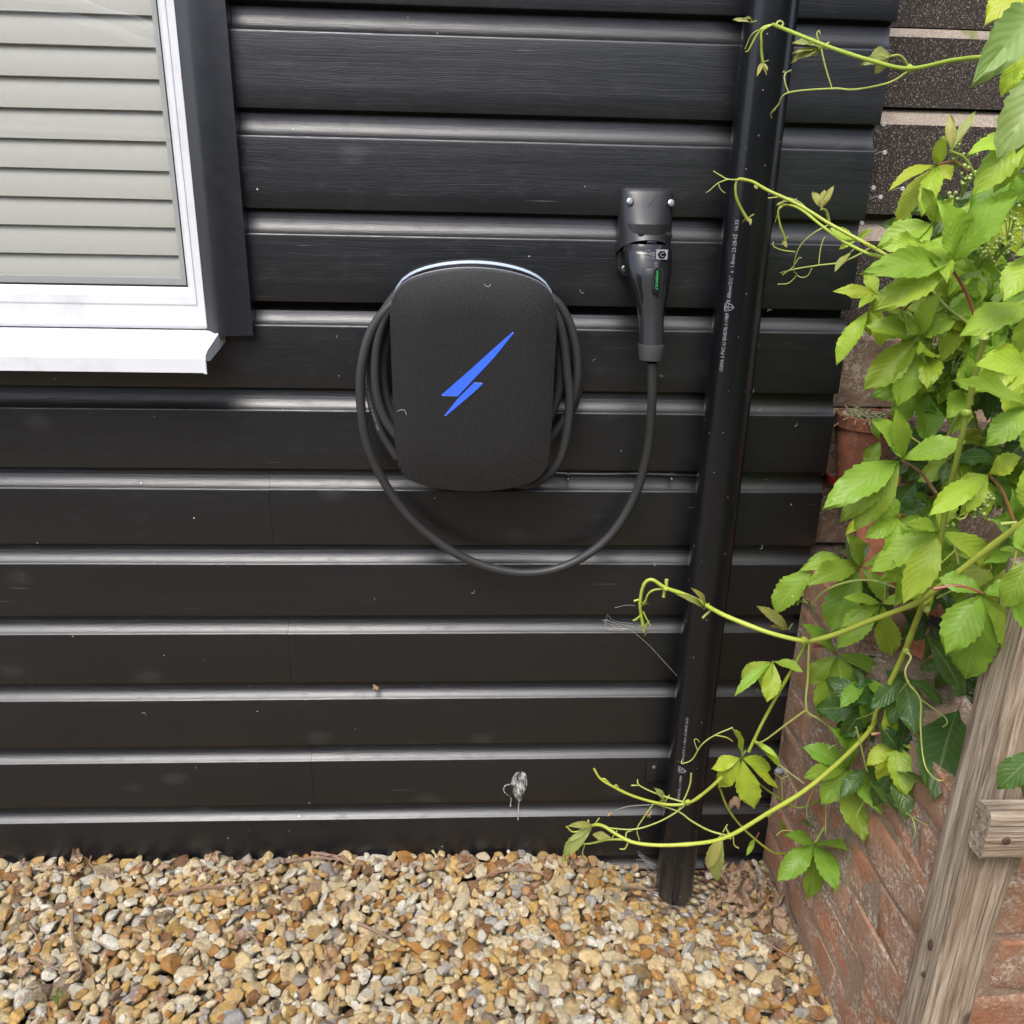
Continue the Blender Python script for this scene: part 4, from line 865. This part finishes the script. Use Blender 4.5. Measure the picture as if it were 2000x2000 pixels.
stem([(1800, 540), (1720, 492), (1690, 475), (1620, 437), (1560, 400), (1500, 372), (1470, 355), (1445, 350)], -.36, -.14, 4.6, 3.2)
stem([(1470, 354), (1445, 349), (1437, 360), (1438, 385), (1448, 408), (1461, 431)], -.14, -.13, 2.6, 3.2); stem([(1450, 351), (1422, 350), (1408, 343), (1393, 334)], -.14, -.13, 1.6, .9, YT, 'tendril'); stem([(1422, 350), (1402, 358), (1386, 372), (1379, 376)], -.14, -.13, 1.5, 1, YT, 'tendril'); stem([(1403, 358), (1407, 369), (1416, 377)], -.13, -.13, 1.2, .9, YT, 'tendril'); stem([(1479, 362), (1478, 368), (1474, 364), (1480, 360)], -.14, -.14, 2, 2, YT, 'tendril')
stem([(1800, 560), (1730, 507), (1690, 493), (1640, 467), (1600, 437), (1570, 413), (1548, 402), (1530, 400)], -.36, -.15, 4.2, 2.4); stem([(1532, 400), (1520, 412), (1524, 440), (1532, 462), (1535, 476)], -.15, -.14, 2, 2.6)
stem([(1500, 387), (1530, 385), (1558, 393), (1572, 404), (1576, 412)], -.16, -.17, 1.4, 1.4, YT, 'tendril'); stem([(1537, 387), (1524, 400), (1518, 420), (1514, 434)], -.15, -.14, 1.3, 1, YT, 'tendril')
stem([(1620, 438), (1585, 458), (1562, 482), (1552, 510), (1551, 530), (1556, 537), (1540, 553), (1519, 555)], -.21, -.14, 1.8, 1.1, YT, 'tendril'); stem([(1510, 472), (1512, 482), (1530, 489), (1553, 492)], -.15, -.15, 1.2, 1.5, YT, 'tendril')
stem([(1700, 484), (1672, 500), (1640, 513), (1599, 518), (1555, 525), (1535, 530), (1524, 533)], -.23, -.15, 2.3, 1, YT, 'tendril'); stem([(1599, 518), (1602, 490), (1607, 470), (1612, 462)], -.17, -.17, 1.4, 1, YT, 'tendril'); stem([(1586, 523), (1578, 538), (1566, 542), (1556, 537)], -.17, -.16, 1.3, 1.1, YT, 'tendril'); stem([(1528, 537), (1548, 522), (1560, 504), (1565, 504)], -.15, -.16, 1, 1, YT, 'tendril')
# big crossing shoots
stem([(2080, 960), (1985, 1030), (1900, 1095), (1830, 1150), (1800, 1172), (1760, 1190), (1700, 1212), (1640, 1236), (1590, 1251), (1570, 1252), (1500, 1235), (1420, 1204), (1380, 1183)], -.60, -.17, 8, 5.0, (.46, .54, .08))
stem([(1382, 1184), (1350, 1166), (1300, 1148), (1276, 1133), (1262, 1136), (1254, 1152), (1250, 1180), (1252, 1200), (1258, 1232)], -.17, -.15, 4.8, 3.2); stem([(1296, 1150), (1278, 1152), (1266, 1160), (1259, 1175), (1247, 1180)], -.16, -.15, 3, 1.8); stem([(1301, 1148), (1302, 1132)], -.16, -.16, 3.5, 4.5, YT); stem([(1298, 1152), (1296, 1166)], -.16, -.16, 3, 4, YT)
stem([(1254, 1200), (1241, 1210), (1236, 1212)], -.15, -.15, 2.4, 1.6); stem([(1256, 1195), (1266, 1215), (1270, 1222)], -.15, -.15, 2.2, 1.4); stem([(1252, 1170), (1238, 1174)], -.15, -.15, 2.2, 3); stem([(1392, 1189), (1375, 1204), (1374, 1206)], -.17, -.17, 2.5, 3.4, YT)
stem([(2070, 560), (2000, 590), (1960, 620), (1926, 660), (1905, 730), (1890, 800), (1868, 900), (1853, 960), (1838, 1050), (1823, 1130), (1800, 1175)], -.56, -.42, 6.5, 6, (.34, .42, .07))
stem([(1803, 1180), (1785, 1225), (1767, 1272), (1740, 1330), (1712, 1390), (1700, 1425), (1640, 1487), (1570, 1545), (1500, 1588), (1430, 1630), (1380, 1645), (1300, 1651), (1240, 1646), (1205, 1630), (1180, 1614), (1162, 1611), (1145, 1618), (1130, 1625)], -.40, -.20, 7.2, 3.4, (.44, .54, .07))
stem([(1146, 1620), (1120, 1625), (1106, 1614)], -.2, -.2, 2.6, 1.6); stem([(1140, 1620), (1122, 1645), (1108, 1660), (1100, 1682)], -.2, -.2, 2.8, 3); stem([(1230, 1640), (1190, 1640), (1150, 1648), (1125, 1648), (1112, 1665)], -.2, -.19, 3, 1.6); stem([(1142, 1650), (1138, 1668), (1147, 1682)], -.19, -.19, 1.6, 1.2, YT, 'tendril')
stem([(1222, 1640), (1224, 1626), (1235, 1622)], -.2, -.2, 2.2, 1.5, YT); stem([(1226, 1648), (1220, 1658), (1210, 1658)], -.2, -.2, 2.2, 1.5, YT); stem([(1149, 1612), (1149, 1602)], -.2, -.2, 2.4, 2, YT); stem([(1150, 1622), (1144, 1632)], -.2, -.2, 3, 3.4, YT)
stem([(1575, 1256), (1548, 1305), (1520, 1355), (1490, 1410), (1462, 1468)], -.24, -.22, 4.0, 3.6, (.36, .44, .06)); stem([(1410, 1518), (1380, 1545), (1345, 1568), (1300, 1571), (1240, 1556), (1195, 1535), (1172, 1520), (1160, 1501)], -.22, -.19, 4.2, 2.6)
stem([(1192, 1533), (1182, 1522), (1176, 1521)], -.19, -.19, 2.5, 1.5); stem([(1200, 1538), (1203, 1533), (1208, 1538)], -.19, -.19, 1.8, 1.4, YT)
stem([(1336, 1567), (1300, 1556), (1270, 1545), (1248, 1533), (1245, 1522)], -.21, -.19, 2.2, 1.3, YT, 'tendril'); stem([(1246, 1534), (1233, 1534)], -.19, -.19, 1.3, 1.8, YT, 'tendril')
stem([(1345, 1566), (1318, 1588), (1280, 1608), (1235, 1620), (1180, 1616)], -.21, -.2, 2.2, 1.6, YT, 'tendril'); stem([(1277, 1566), (1276, 1570), (1255, 1600), (1244, 1620), (1249, 1641)], -.2, -.2, 1.8, 1.3, YT, 'tendril')
stem([(1420, 1632), (1385, 1622), (1350, 1603), (1325, 1585), (1280, 1570)], -.22, -.2, 2.6, 1.6, YT, 'tendril'); stem([(1324, 1584), (1340, 1553), (1348, 1530), (1350, 1510)], -.2, -.2, 1.8, 1.8, YT, 'tendril')
stem([(1405, 1537), (1420, 1575), (1440, 1605), (1470, 1635), (1508, 1664), (1535, 1668)], -.19, -.14, 2.6, 2.6, (.36, .44, .06)); stem([(1432, 1632), (1434, 1650), (1443, 1657)], -.22, -.22, 1.8, 1.4, YT, 'tendril'); stem([(1426, 1632), (1417, 1616)], -.22, -.22, 2.4, 2, YT); stem([(1474, 1524), (1520, 1558), (1560, 1578), (1600, 1563)], -.2, -.17, 2.6, 2.4, (.25, .33, .06)); stem([(1470, 1446), (1520, 1492), (1570, 1530)], -.22, -.24, 1.8, 2.2, (.45, .42, .2), 'tendril')
stem([(1580, 1258), (1578, 1320), (1575, 1384), (1600, 1405), (1640, 1432), (1648, 1442), (1644, 1462), (1625, 1492), (1616, 1490)], -.25, -.26, 2.9, 1.5, YT, 'tendril'); stem([(1575, 1386), (1535, 1415), (1495, 1445), (1478, 1451), (1476, 1446)], -.25, -.23, 2.3, 1.8, (.42, .42, .1), 'tendril')
stem([(1648, 1440), (1660, 1400), (1668, 1375)], -.26, -.27, 1.6, 1.8, YT, 'tendril'); stem([(1632, 1482), (1619, 1464), (1633, 1453)], -.27, -.27, 1.3, 1, YT, 'tendril'); stem([(1632, 1484), (1631, 1510), (1629, 1535)], -.27, -.26, 1.5, 1.2, YT, 'tendril')
stem([(1431, 1421), (1396, 1436), (1370, 1455), (1352, 1483), (1333, 1491), (1331, 1486)], -.21, -.19, 1.7, 1.1, YT, 'tendril'); stem([(1362, 1465), (1356, 1446), (1362, 1444), (1366, 1450)], -.2, -.2, 1.1, .9, YT, 'tendril'); stem([(1396, 1436), (1418, 1440), (1431, 1448)], -.21, -.21, 1.2, 1.4, YT, 'tendril')
stem([(1800, 1170), (1745, 1146), (1700, 1133), (1650, 1138), (1610, 1155), (1590, 1178), (1587, 1194), (1592, 1195)], -.40, -.24, 3, 1.8, YT, 'tendril'); stem([(1700, 1133), (1697, 1120), (1703, 1110)], -.33, -.33, 1.8, 1.6, YT, 'tendril'); stem([(1727, 1180), (1729, 1140), (1726, 1105)], -.36, -.36, 1.5, 1.4, YT, 'tendril'); stem([(1742, 1093), (1760, 1115), (1772, 1135)], -.45, -.42, 1.8, 1.6, YT, 'tendril')
stem([(1773, 1275), (1779, 1285), (1768, 1310), (1775, 1335), (1797, 1365), (1798, 1420), (1803, 1480), (1815, 1510), (1838, 1525), (1865, 1512), (1892, 1490)], -.40, -.46, 2.6, 1.4, YT, 'tendril'); stem([(1797, 1365), (1825, 1385), (1845, 1400), (1850, 1412), (1842, 1420)], -.42, -.44, 1.7, 1.2, YT, 'tendril'); stem([(1835, 1501), (1850, 1505)], -.45, -.46, 1.1, .8, YT, 'tendril')
stem([(1672, 1420), (1680, 1450), (1692, 1500), (1705, 1538), (1690, 1562), (1675, 1590), (1671, 1617)], -.34, -.33, 2.1, 1.4, YT, 'tendril'); stem([(1705, 1540), (1735, 1563), (1782, 1596), (1812, 1612)], -.34, -.38, 1.9, 1.1, YT, 'tendril'); stem([(1782, 1597), (1788, 1620), (1784, 1638)], -.37, -.37, 1.4, 1, YT, 'tendril'); stem([(1725, 1510), (1735, 1520), (1760, 1518)], -.35, -.35, 1.6, 1.8, YT, 'tendril'); stem([(1775, 1330), (1740, 1370), (1700, 1395), (1672, 1405)], -.4, -.3, 1.7, 1.3, YT, 'tendril')
stem([(1575, 1600), (1577, 1570), (1590, 1540)], -.2, -.2, 1.1, 1, YT, 'tendril'); stem([(1612, 1628), (1613, 1590), (1612, 1560)], -.2, -.2, 1.1, 1, YT, 'tendril'); stem([(1516, 1632), (1530, 1622), (1560, 1624)], -.18, -.18, 1.1, 1, YT, 'tendril'); stem([(1525, 1520), (1528, 1550), (1528, 1562)], -.16, -.16, 1.2, 1, YT, 'tendril'); stem([(1512, 1510), (1528, 1520), (1540, 1514)], -.16, -.16, 1.2, 1, YT, 'tendril')
stem([(1845, 860), (1838, 880), (1825, 890), (1800, 868), (1778, 853)], -.42, -.42, 2.2, 1.8, (.42, .42, .12), 'tendril'); stem([(1890, 803), (1875, 805), (1862, 825), (1853, 845), (1835, 880)], -.46, -.42, 2.8, 2, (.36, .4, .12), 'tendril'); stem([(1853, 985), (1861, 1000), (1870, 1013), (1885, 1010), (1893, 990)], -.44, -.44, 2, 2.6, YT, 'tendril'); stem([(1864, 1068), (1869, 1085), (1872, 1100)], -.45, -.45, 2.4, 2, YT, 'tendril'); stem([(1884, 1053), (1865, 1075), (1835, 1103), (1825, 1115)], -.45, -.45, 1.2, 2.4, YG); stem([(1830, 1168), (1850, 1158), (1863, 1153)], -.47, -.5, 2.2, 1.2, YT, 'tendril')
stem([(1990, 1050), (1978, 1110), (1975, 1120), (1985, 1145), (1992, 1155)], -.53, -.53, 2.6, 2, YT, 'tendril'); stem([(1985, 1020), (1953, 1024)], -.55, -.55, 3.6, 5, YT); stem([(1805, 1178), (1810, 1192)], -.42, -.42, 6, 8, YT)
for u, v in ((1880, 620), (1968, 380), (1930, 395), (1950, 400), (1780, 590)): stem([(u, v), (u + random.uniform(-20, -8), v + 14), (u - 25, v + 6)], -.4, -.38, 2.6, 1.6, RED)
stem([(1930, 400), (1955, 355), (1985, 310)], -.4, -.42, 3, 3, RED); stem([(1755, 594), (1770, 600), (1790, 616)], -.34, -.34, 2, 3, RED)
stem([(1800, 540), (1850, 600), (1905, 640), (1926, 660)], -.36, -.5, 4, 4, (.3, .36, .08))
for u, v, y, r in ((1777, 135, -.27, 8), (1604, 92, -.175, 7), (1570, 1252, -.25, 9), (1805, 1172, -.42, 13), (1702, 1425, -.335, 8), (1500, 1590, -.26, 6), (1425, 1632, -.235, 6), (1343, 1567, -.215, 6), (1300, 1150, -.165, 5), (1922, 662, -.525, 10), (1888, 806, -.49, 9), (1983, 1028, -.55, 9), (1770, 1272, -.39, 7)): node(u, v, y, r)
# bud clusters
def buds(u, v, y, s, n, r=3.6):
    c = at(u, v, y); bm = bmesh.new(); base = c + Vector((.008, .02, -.02))
    for _ in range(n):
        p = at(u + random.gauss(0, s), v + random.gauss(0, s * .8), y + random.uniform(-.012, .012))
        bmesh.ops.create_icosphere(bm, subdivisions=2, radius=px(r * random.uniform(.7, 1.15), c), matrix=Matrix.Translation(p)); tube(bm, [p, (p + base) / 2 + Vector((0, 0, .002)), base], .0004, 4)
    obj('flower_buds', bm, 'bud', creeper, origin=c)
for a in ((1880, 290, -.33, 14, 12, 3.4), (1890, 350, -.33, 12, 12), (1862, 383, -.33, 8, 7), (1930, 440, -.42, 16, 18), (1960, 470, -.44, 18, 22), (1925, 490, -.42, 18, 22), (1985, 430, -.46, 14, 14), (1810, 570, -.37, 16, 20, 2.6), (1860, 600, -.37, 18, 22, 2.6), (1795, 598, -.36, 14, 14, 2.8), (1835, 615, -.36, 14, 12, 2.6), (1905, 985, -.44, 14, 28, 4), (1925, 975, -.44, 10, 12, 4), (1560, 1165, -.2, 9, 26, 2.4), (1575, 1140, -.2, 6, 12, 2.2), (1745, 1030, -.38, 12, 20, 2.8), (1850, 1015, -.35, 10, 12, 3), (1870, 705, -.35, 10, 6, 3), (1985, 980, -.4, 9, 12, 3)): buds(*a)
# ------------------------------------------------------------------ litter
def crumpled(p, s, rot, mat, label, group=None, name='dry_leaf', cat='dry leaf', asp=.6, col=None, curl=.5):
    bm = bmesh.new(); a = Vector((math.cos(rot), math.sin(rot), random.uniform(-.1, .5))); leaf_bm(Vector(p) - a * s / 2, Vector(p) + a * s / 2, s * asp, Vector((random.uniform(-.6, .6), random.uniform(-.8, 0), 1)), arch=random.uniform(.1, .4) * curl, fold=random.uniform(.2, .9), teeth=5, wav=random.uniform(.5, 1.3), twist=random.uniform(-1, 1), bm=bm)
    return obj(name, bm, mat, label=label, cat=cat, group=group, origin=p, color=col)
def gz(u, v):
    z = -.12
    for _ in range(4): p = atz(u, v, z); z = ground_z(p.x, min(p.y, 0)) + .008
    p.y = min(p.y, -.008); return p
for u, v, s, rt, lab in ((425, 1680, .030, 2, 'pointed brown dry leaf standing against the wall foot at the left'), (215, 1678, .012, .5, 'small pale dry leaf caught on a cobweb at the wall foot'), (320, 1702, .026, .3, 'curled pinkish brown leaf at the wall foot on the left'), (470, 1705, .024, 0, 'flat tan leaf lying by the wall left of centre'), (150, 1683, .030, 1.1, 'ragged brown leaf upright against the lowest board, far left'),
                           (1135, 1690, .028, .2, 'reddish brown crumpled leaf by the wall left of the downpipe'), (1240, 1700, .02, 1.2, 'narrow brown leaf standing beside the downpipe, left side'), (640, 1905, .04, 1.4, 'long brown dead leaf among gravel in the foreground'), (45, 1905, .03, .6, 'dark red brown leaf on gravel at the left'), (1030, 1850, .03, .2, 'flat papery brown leaf lying among the middle gravel')):
    crumpled(gz(u, v) + Vector((0, 0, .006)), s, rt, 'dry', lab)
for k in range(46):
    u = random.uniform(1370, 1530); v = random.uniform(1695, 1790) + max(0, (u - 1430)) * .35
    p = gz(u, v) + Vector((0, 0, random.uniform(.002, .014)))
    if p.x > SX - .006: continue
    crumpled(p, random.uniform(.018, .036), random.uniform(0, 6.28), 'dry', 'curled brown dry leaf in the heap between downpipe and brick wall', 'dry leaves heaped in the corner')
for k in range(34):
    u = random.uniform(10, 1230); p = gz(u, 1682 + random.uniform(0, 22)) + Vector((0, 0, random.uniform(0, .006)))
    crumpled(p, random.uniform(.010, .022), random.uniform(0, 6.28), 'dry', 'small brown dry leaf scrap lying in the row of litter along the wall foot', 'leaf scraps along the wall foot')
crumpled(gz(118, 1960) + Vector((0, 0, .012)), .030, 1.9, 'leaf', 'small fresh green leaf lying on the gravel, bottom left', name='fallen_leaf', cat='leaf', asp=.34, col=(.13, .17, .05), curl=.2)
crumpled(at(1265, 1592, -.03), .018, 1.2, 'dry', 'shrivelled pink brown leaf hanging from a cobweb beside the downpipe'); crumpled(at(1435, 1570, -.03), .026, .3, 'dry', 'withered brown leaf caught in web right of the downpipe'); crumpled(at(1190, 1590, -.012), .012, .9, 'dry', 'tiny shrivelled leaf on the lowest boards left of the downpipe')
crumpled(at(735, 1346, -.004), .011, .6, 'dry', 'tiny pale orange leaf scrap stuck on a board below the cable loop')
def twig(pts, r, lab):
    P = [gz(u, v) + Vector((0, 0, .008 + (k % 2) * .002)) for k, (u, v) in enumerate(pts)]; bm = bmesh.new(); pa = catmull(P, 6); tube(bm, pa, [px(r, P[0]) * (1.1 - .6 * i / len(pa)) for i in range(len(pa))], 7)
    if len(pts) > 2: b = P[1]; d = (P[2] - P[1]); tube(bm, [b, b + d * .4 + Vector((.004, .006, .005))], px(r * .5, b), 5)
    obj('twig', bm, 'twig', label=lab, cat='twig', origin=P[0])
for pts, r, lab in (([(142, 1790), (146, 1850), (160, 1900), (148, 1915)], 3.2, 'forked brown twig pointing down the gravel at the left'), ([(325, 1755), (380, 1745), (440, 1737), (520, 1729)], 2.6, 'long thin curved twig on gravel below the wall, left half'), ([(612, 1660), (650, 1680), (690, 1698)], 3, 'reddish stick leaning on the lowest board near the centre'),
                    ([(70, 1878), (95, 1893), (122, 1905)], 2.6, 'short pale twig near the left edge of the gravel'), ([(60, 1815), (75, 1840), (82, 1860)], 2, 'tiny dark twig at the far left'), ([(560, 1690), (620, 1684), (680, 1688)], 2.4, 'straight stick lying along the wall foot'), ([(650, 1940), (652, 1965), (650, 1985)], 2.2, 'little upright twig at the bottom edge'),
                    ([(700, 1810), (740, 1830), (775, 1847)], 3.4, 'thick short dark stick in the middle gravel'), ([(930, 1725), (980, 1710), (1035, 1708), (1075, 1722)], 2, 'bent thin twig on gravel below the paint splash'), ([(1210, 1738), (1260, 1745), (1330, 1765)], 1.8, 'thin reddish stalk lying just left of the downpipe foot'), ([(1430, 1730), (1432, 1770), (1435, 1800)], 1.8, 'thin stalk standing in the leaf heap right of the downpipe'),
                    ([(1455, 1745), (1440, 1770), (1430, 1810)], 2.6, 'brown stick leaning across the corner leaf heap'), ([(1240, 1668), (1255, 1690), (1268, 1708)], 1.6, 'thin straw leaning beside the downpipe'), ([(1310, 1920), (1325, 1950), (1335, 1985)], 3, 'dark twig at the bottom right of the gravel'), ([(510, 1855), (490, 1835), (455, 1850)], 2, 'crooked brown twig in the left foreground gravel'),
                    ([(1480, 1840), (1530, 1870), (1590, 1900)], 1.8, 'pale stalk on gravel near the brick wall'), ([(190, 1660), (180, 1700), (225, 1720)], 1.6, 'thin bent stalk by the wall at the left'), ([(1110, 1900), (1130, 1930), (1160, 1945)], 1.8, 'thin twig in the lower middle gravel')):
    twig(pts, r, lab)
bm = bmesh.new()
cpt = gz(1515, 1850) + Vector((0, 0, .006))
for k in range(60):
    d = Vector((random.gauss(0, 1), random.gauss(0, 1), random.uniform(.1, 1.2))).normalized(); tube(bm, [cpt, cpt + d * random.uniform(.006, .016), cpt + d * .016 + Vector((random.uniform(-.008, .008), random.uniform(-.008, .008), -.004))], .0006, 4)
obj('dried_moss_tuft', bm, 'twig', label='wiry dark dried tuft on the gravel near the brick wall', cat='plant', origin=cpt)
bm = bmesh.new(); p = atx(1522, 1506, SX - .008); bmesh.ops.create_icosphere(bm, subdivisions=3, radius=1, matrix=Matrix.Translation(p) @ Matrix.Diagonal((.009, .006, .006, 1))); obj('snail_shell', bm, 'white', label='small smooth white shell lodged at the edge of the brick wall', cat='shell', origin=p)
# paint splash on the board
sp0 = lambda a, b: at(900 + a / 4.293, 1400 + b / 4.293, -.0012)
def flat(pts, y=-.0012): return [at(900 + a / 4.293, 1400 + b / 4.293, y) for a, b in pts]
bm = bmesh.new(); blob = catmull(flat([(500, 456), (545, 480), (556, 560), (545, 605), (520, 680), (488, 705), (450, 660), (420, 590), (430, 520), (460, 470), (500, 456)]), 6)[:-1]
loft(bm, [blob, [q + Vector((0, -.0004, 0)) for q in blob]]); tube(bm, catmull(flat([(412, 565), (370, 580), (360, 620), (390, 655), (418, 680), (416, 750)]), 6), .0012, 5); tube(bm, catmull(flat([(486, 700), (484, 780), (480, 865)]), 6), (.0018, .0009), 5)
bmesh.ops.recalc_face_normals(bm, faces=bm.faces); obj('splash_mark', bm, 'splash', house, smooth=False, label='white dried splash running down a lower board')
# cobwebs and dust threads
web = []
def threads(name, lab, segs, r=.00022):
    bm = bmesh.new()
    for pts, y in segs: tube(bm, catmull([at(u, v, y) for u, v in pts], 5), r, 4)
    obj(name, bm, 'web', label=lab, cat='cobweb', origin=at(*segs[0][0][0], segs[0][1]))
threads('cobweb', 'single silk thread running to the downpipe at mid height', [([(1232, 1230), (1265, 1258), (1295, 1290), (1340, 1340)], -.02)])
threads('cobweb', 'wispy cobweb on the boards left of the curled shoot', [([(1160 + random.uniform(0, 60), 1195 + random.uniform(0, 35)), (1190 + random.uniform(-20, 30), 1205 + random.uniform(0, 30)), (1220 + random.uniform(-10, 20), 1215 + random.uniform(0, 20))], -.006) for _ in range(6)] + [([(1200, 1187), (1225, 1182), (1240, 1183)], -.006)], .00016)
threads('cobweb', 'pale cobweb strands by the downpipe foot', [([(1240 + random.uniform(0, 15), 1665 + random.uniform(-5, 15)), (1262, 1680 + random.uniform(-8, 8)), (1282, 1700 + random.uniform(-10, 10))], -.02) for _ in range(8)], .00015)
threads('cobweb', 'long web strand across the lowest boards to the downpipe', [([(1200, 1583), (1225, 1576), (1270, 1572)], -.02), ([(1200, 1583), (1230, 1574), (1280, 1571)], -.02)], .0002)
bm = bmesh.new()
for _ in range(34):
    u = random.choice([random.uniform(0, 1400), random.uniform(0, 1400), random.uniform(1450, 1560)]); v = random.uniform(560, 1640)
    if 680 < u < 1140 and 480 < v < 1000: continue
    if v < 1400 and random.random() < .35: continue
    k = random.uniform(1, 6.5); a = random.uniform(0, 6.28); p0 = at(u, v, -.0012)
    if p0.x < -.33 and p0.z > .8: continue
    pts = [(u, v), (u + k * math.cos(a), v + k * math.sin(a)), (u + k * 1.6 * math.cos(a + .7), v + k * 1.6 * math.sin(a + .7))]
    tube(bm, catmull([at(x, y_, -.0012) for x, y_ in pts], 3), random.uniform(.00014, .0003), 4)
obj('dust_threads', bm, 'web', house, kind='stuff')
for u, v, k in ((952, 556, 6), (785, 806, 9)):
    bm = bmesh.new(); tube(bm, catmull([at(u + k * x, v + k * z_, -.1005) for x, z_ in ((-1, -.3), (-.3, .5 if k < 7 else -.6), (.6, .6 if k < 7 else -.5), (1, -.2 if k < 7 else .5))], 5), .0003, 4); obj('hair_fibre', bm, 'web', charger)
bm = bmesh.new()
for a, b in (((612, 190), (530, 300)), ((590, 290), (540, 360))): tube(bm, [at(1150 + a[0] / 4.6, 340 + a[1] / 4.6, -.0262), at(1150 + b[0] / 4.6, 340 + b[1] / 4.6, -.0268)], .0002, 4)
obj('scratch_marks', bm, 'dark', holster)
for k in range(6):   # small white wall flowers by the corner
    u, v = ((1726, 243), (1728, 298), (1706, 367), (1763, 369), (1683, 436), (1720, 385))[k]; p = at(u, v, .045); bm = bmesh.new()
    for a in range(5): bmesh.ops.create_icosphere(bm, subdivisions=1, radius=.0018, matrix=Matrix.Translation(p + Vector((.002 * math.cos(a * 1.26), 0, .002 * math.sin(a * 1.26)))))
    tube(bm, catmull([p, p + Vector((-.006, .004, .001)), p + Vector((-.012, .008, -.003))], 4), .0004, 4)
    obj('tiny_flower', bm, 'web', label=('tiny white flower growing at the top of the board edge', 'tiny flower on the board edge, second from the top', 'tiny flower level with the mossy ledge, left', 'tiny flower beside the hanging leaf tips', 'tiny white flower at the lower end of the mossy ledge', 'tiny flower right over the mossy ledge')[k], cat='flower', origin=p)
# ------------------------------------------------------------------ unseen hedges and hoops, added for the paint and glass to reflect
def hedge(label, x0, x1, y0, y1, h):  # unseen hedge, added to darken what the gloss paint mirrors
    bm = bmesh.new(); box(bm, (x0, y0, -.17), (x1, y1, h)); bmesh.ops.subdivide_edges(bm, edges=bm.edges, cuts=24, use_grid_fill=True)
    for v in bm.verts: v.co += Vector((mn.noise(v.co * 2.1), mn.noise(v.co * 2.1 + Vector((7, 0, 0))), mn.noise(v.co * 2.1 + Vector((0, 7, 0))))) * .3
    obj('added_hedge', bm, 'hedge', label=label, cat='hedge', origin=((x0 + x1) / 2, (y0 + y1) / 2, -.17))
g = G('hedge_foliage'); n_ = g.noise(g.coord(), 26, 6, .8); M['hedge'] = g.done(g.ramp(n_, [(.35, (.01, .016, .006)), (.7, (.07, .11, .03))]), .7, g.bump(n_, .08, 1))
arch = thing('reflection_hoops', 'added white hoops out of frame, shaped to mirror as pale streaks in the window glass', 'reflection hoops', (-2.5, -2.9, -.17))  # added hoops and bar, placed to reflect as pale streaks in the glass
def mir(u, v): p = at(u, v, 2.92); return Vector((p.x, -2.9, p.z))
for pts in ([(-400, 260), (-300, 90), (-150, 40), (0, 27), (100, 30), (200, 52), (262, 78), (320, 104), (420, 220), (470, 420)], [(-420, 200), (-300, 20), (-150, -20), (40, -8), (150, 6), (212, 30), (300, 60), (420, 150), (520, 420)]):
    P = [mir(*p) for p in pts]; P = [Vector((P[0].x - .1, -2.9, -.17))] + P + [Vector((P[-1].x + .1, -2.9, -.17))]
    bm = bmesh.new(); tube(bm, catmull(P, 8), .017, 10); obj('streak_hoop', bm, 'upvc', arch)
bm = bmesh.new(); a_, b_ = mir(-380, 243), mir(440, 262); box(bm, (min(a_.x, b_.x), -2.93, (a_.z + b_.z) / 2 - .012), (max(a_.x, b_.x), -2.89, (a_.z + b_.z) / 2 + .012), .003); obj('streak_bar', bm, 'upvc', arch)
hedge('added unseen tall dark green hedge, darkening reflections in the black boards', -9, 8, -7.2, -6, 3.1)
hedge('added unseen dark green hedge, cutting off sky light from the right', 1.5, 2.3, -4.5, -.62, 2.3)
scene.render.engine = 'CYCLES'
scene.cycles.max_bounces = 6; scene.cycles.diffuse_bounces = 3; scene.cycles.glossy_bounces = 3; scene.cycles.transmission_bounces = 3; scene.cycles.transparent_max_bounces = 8
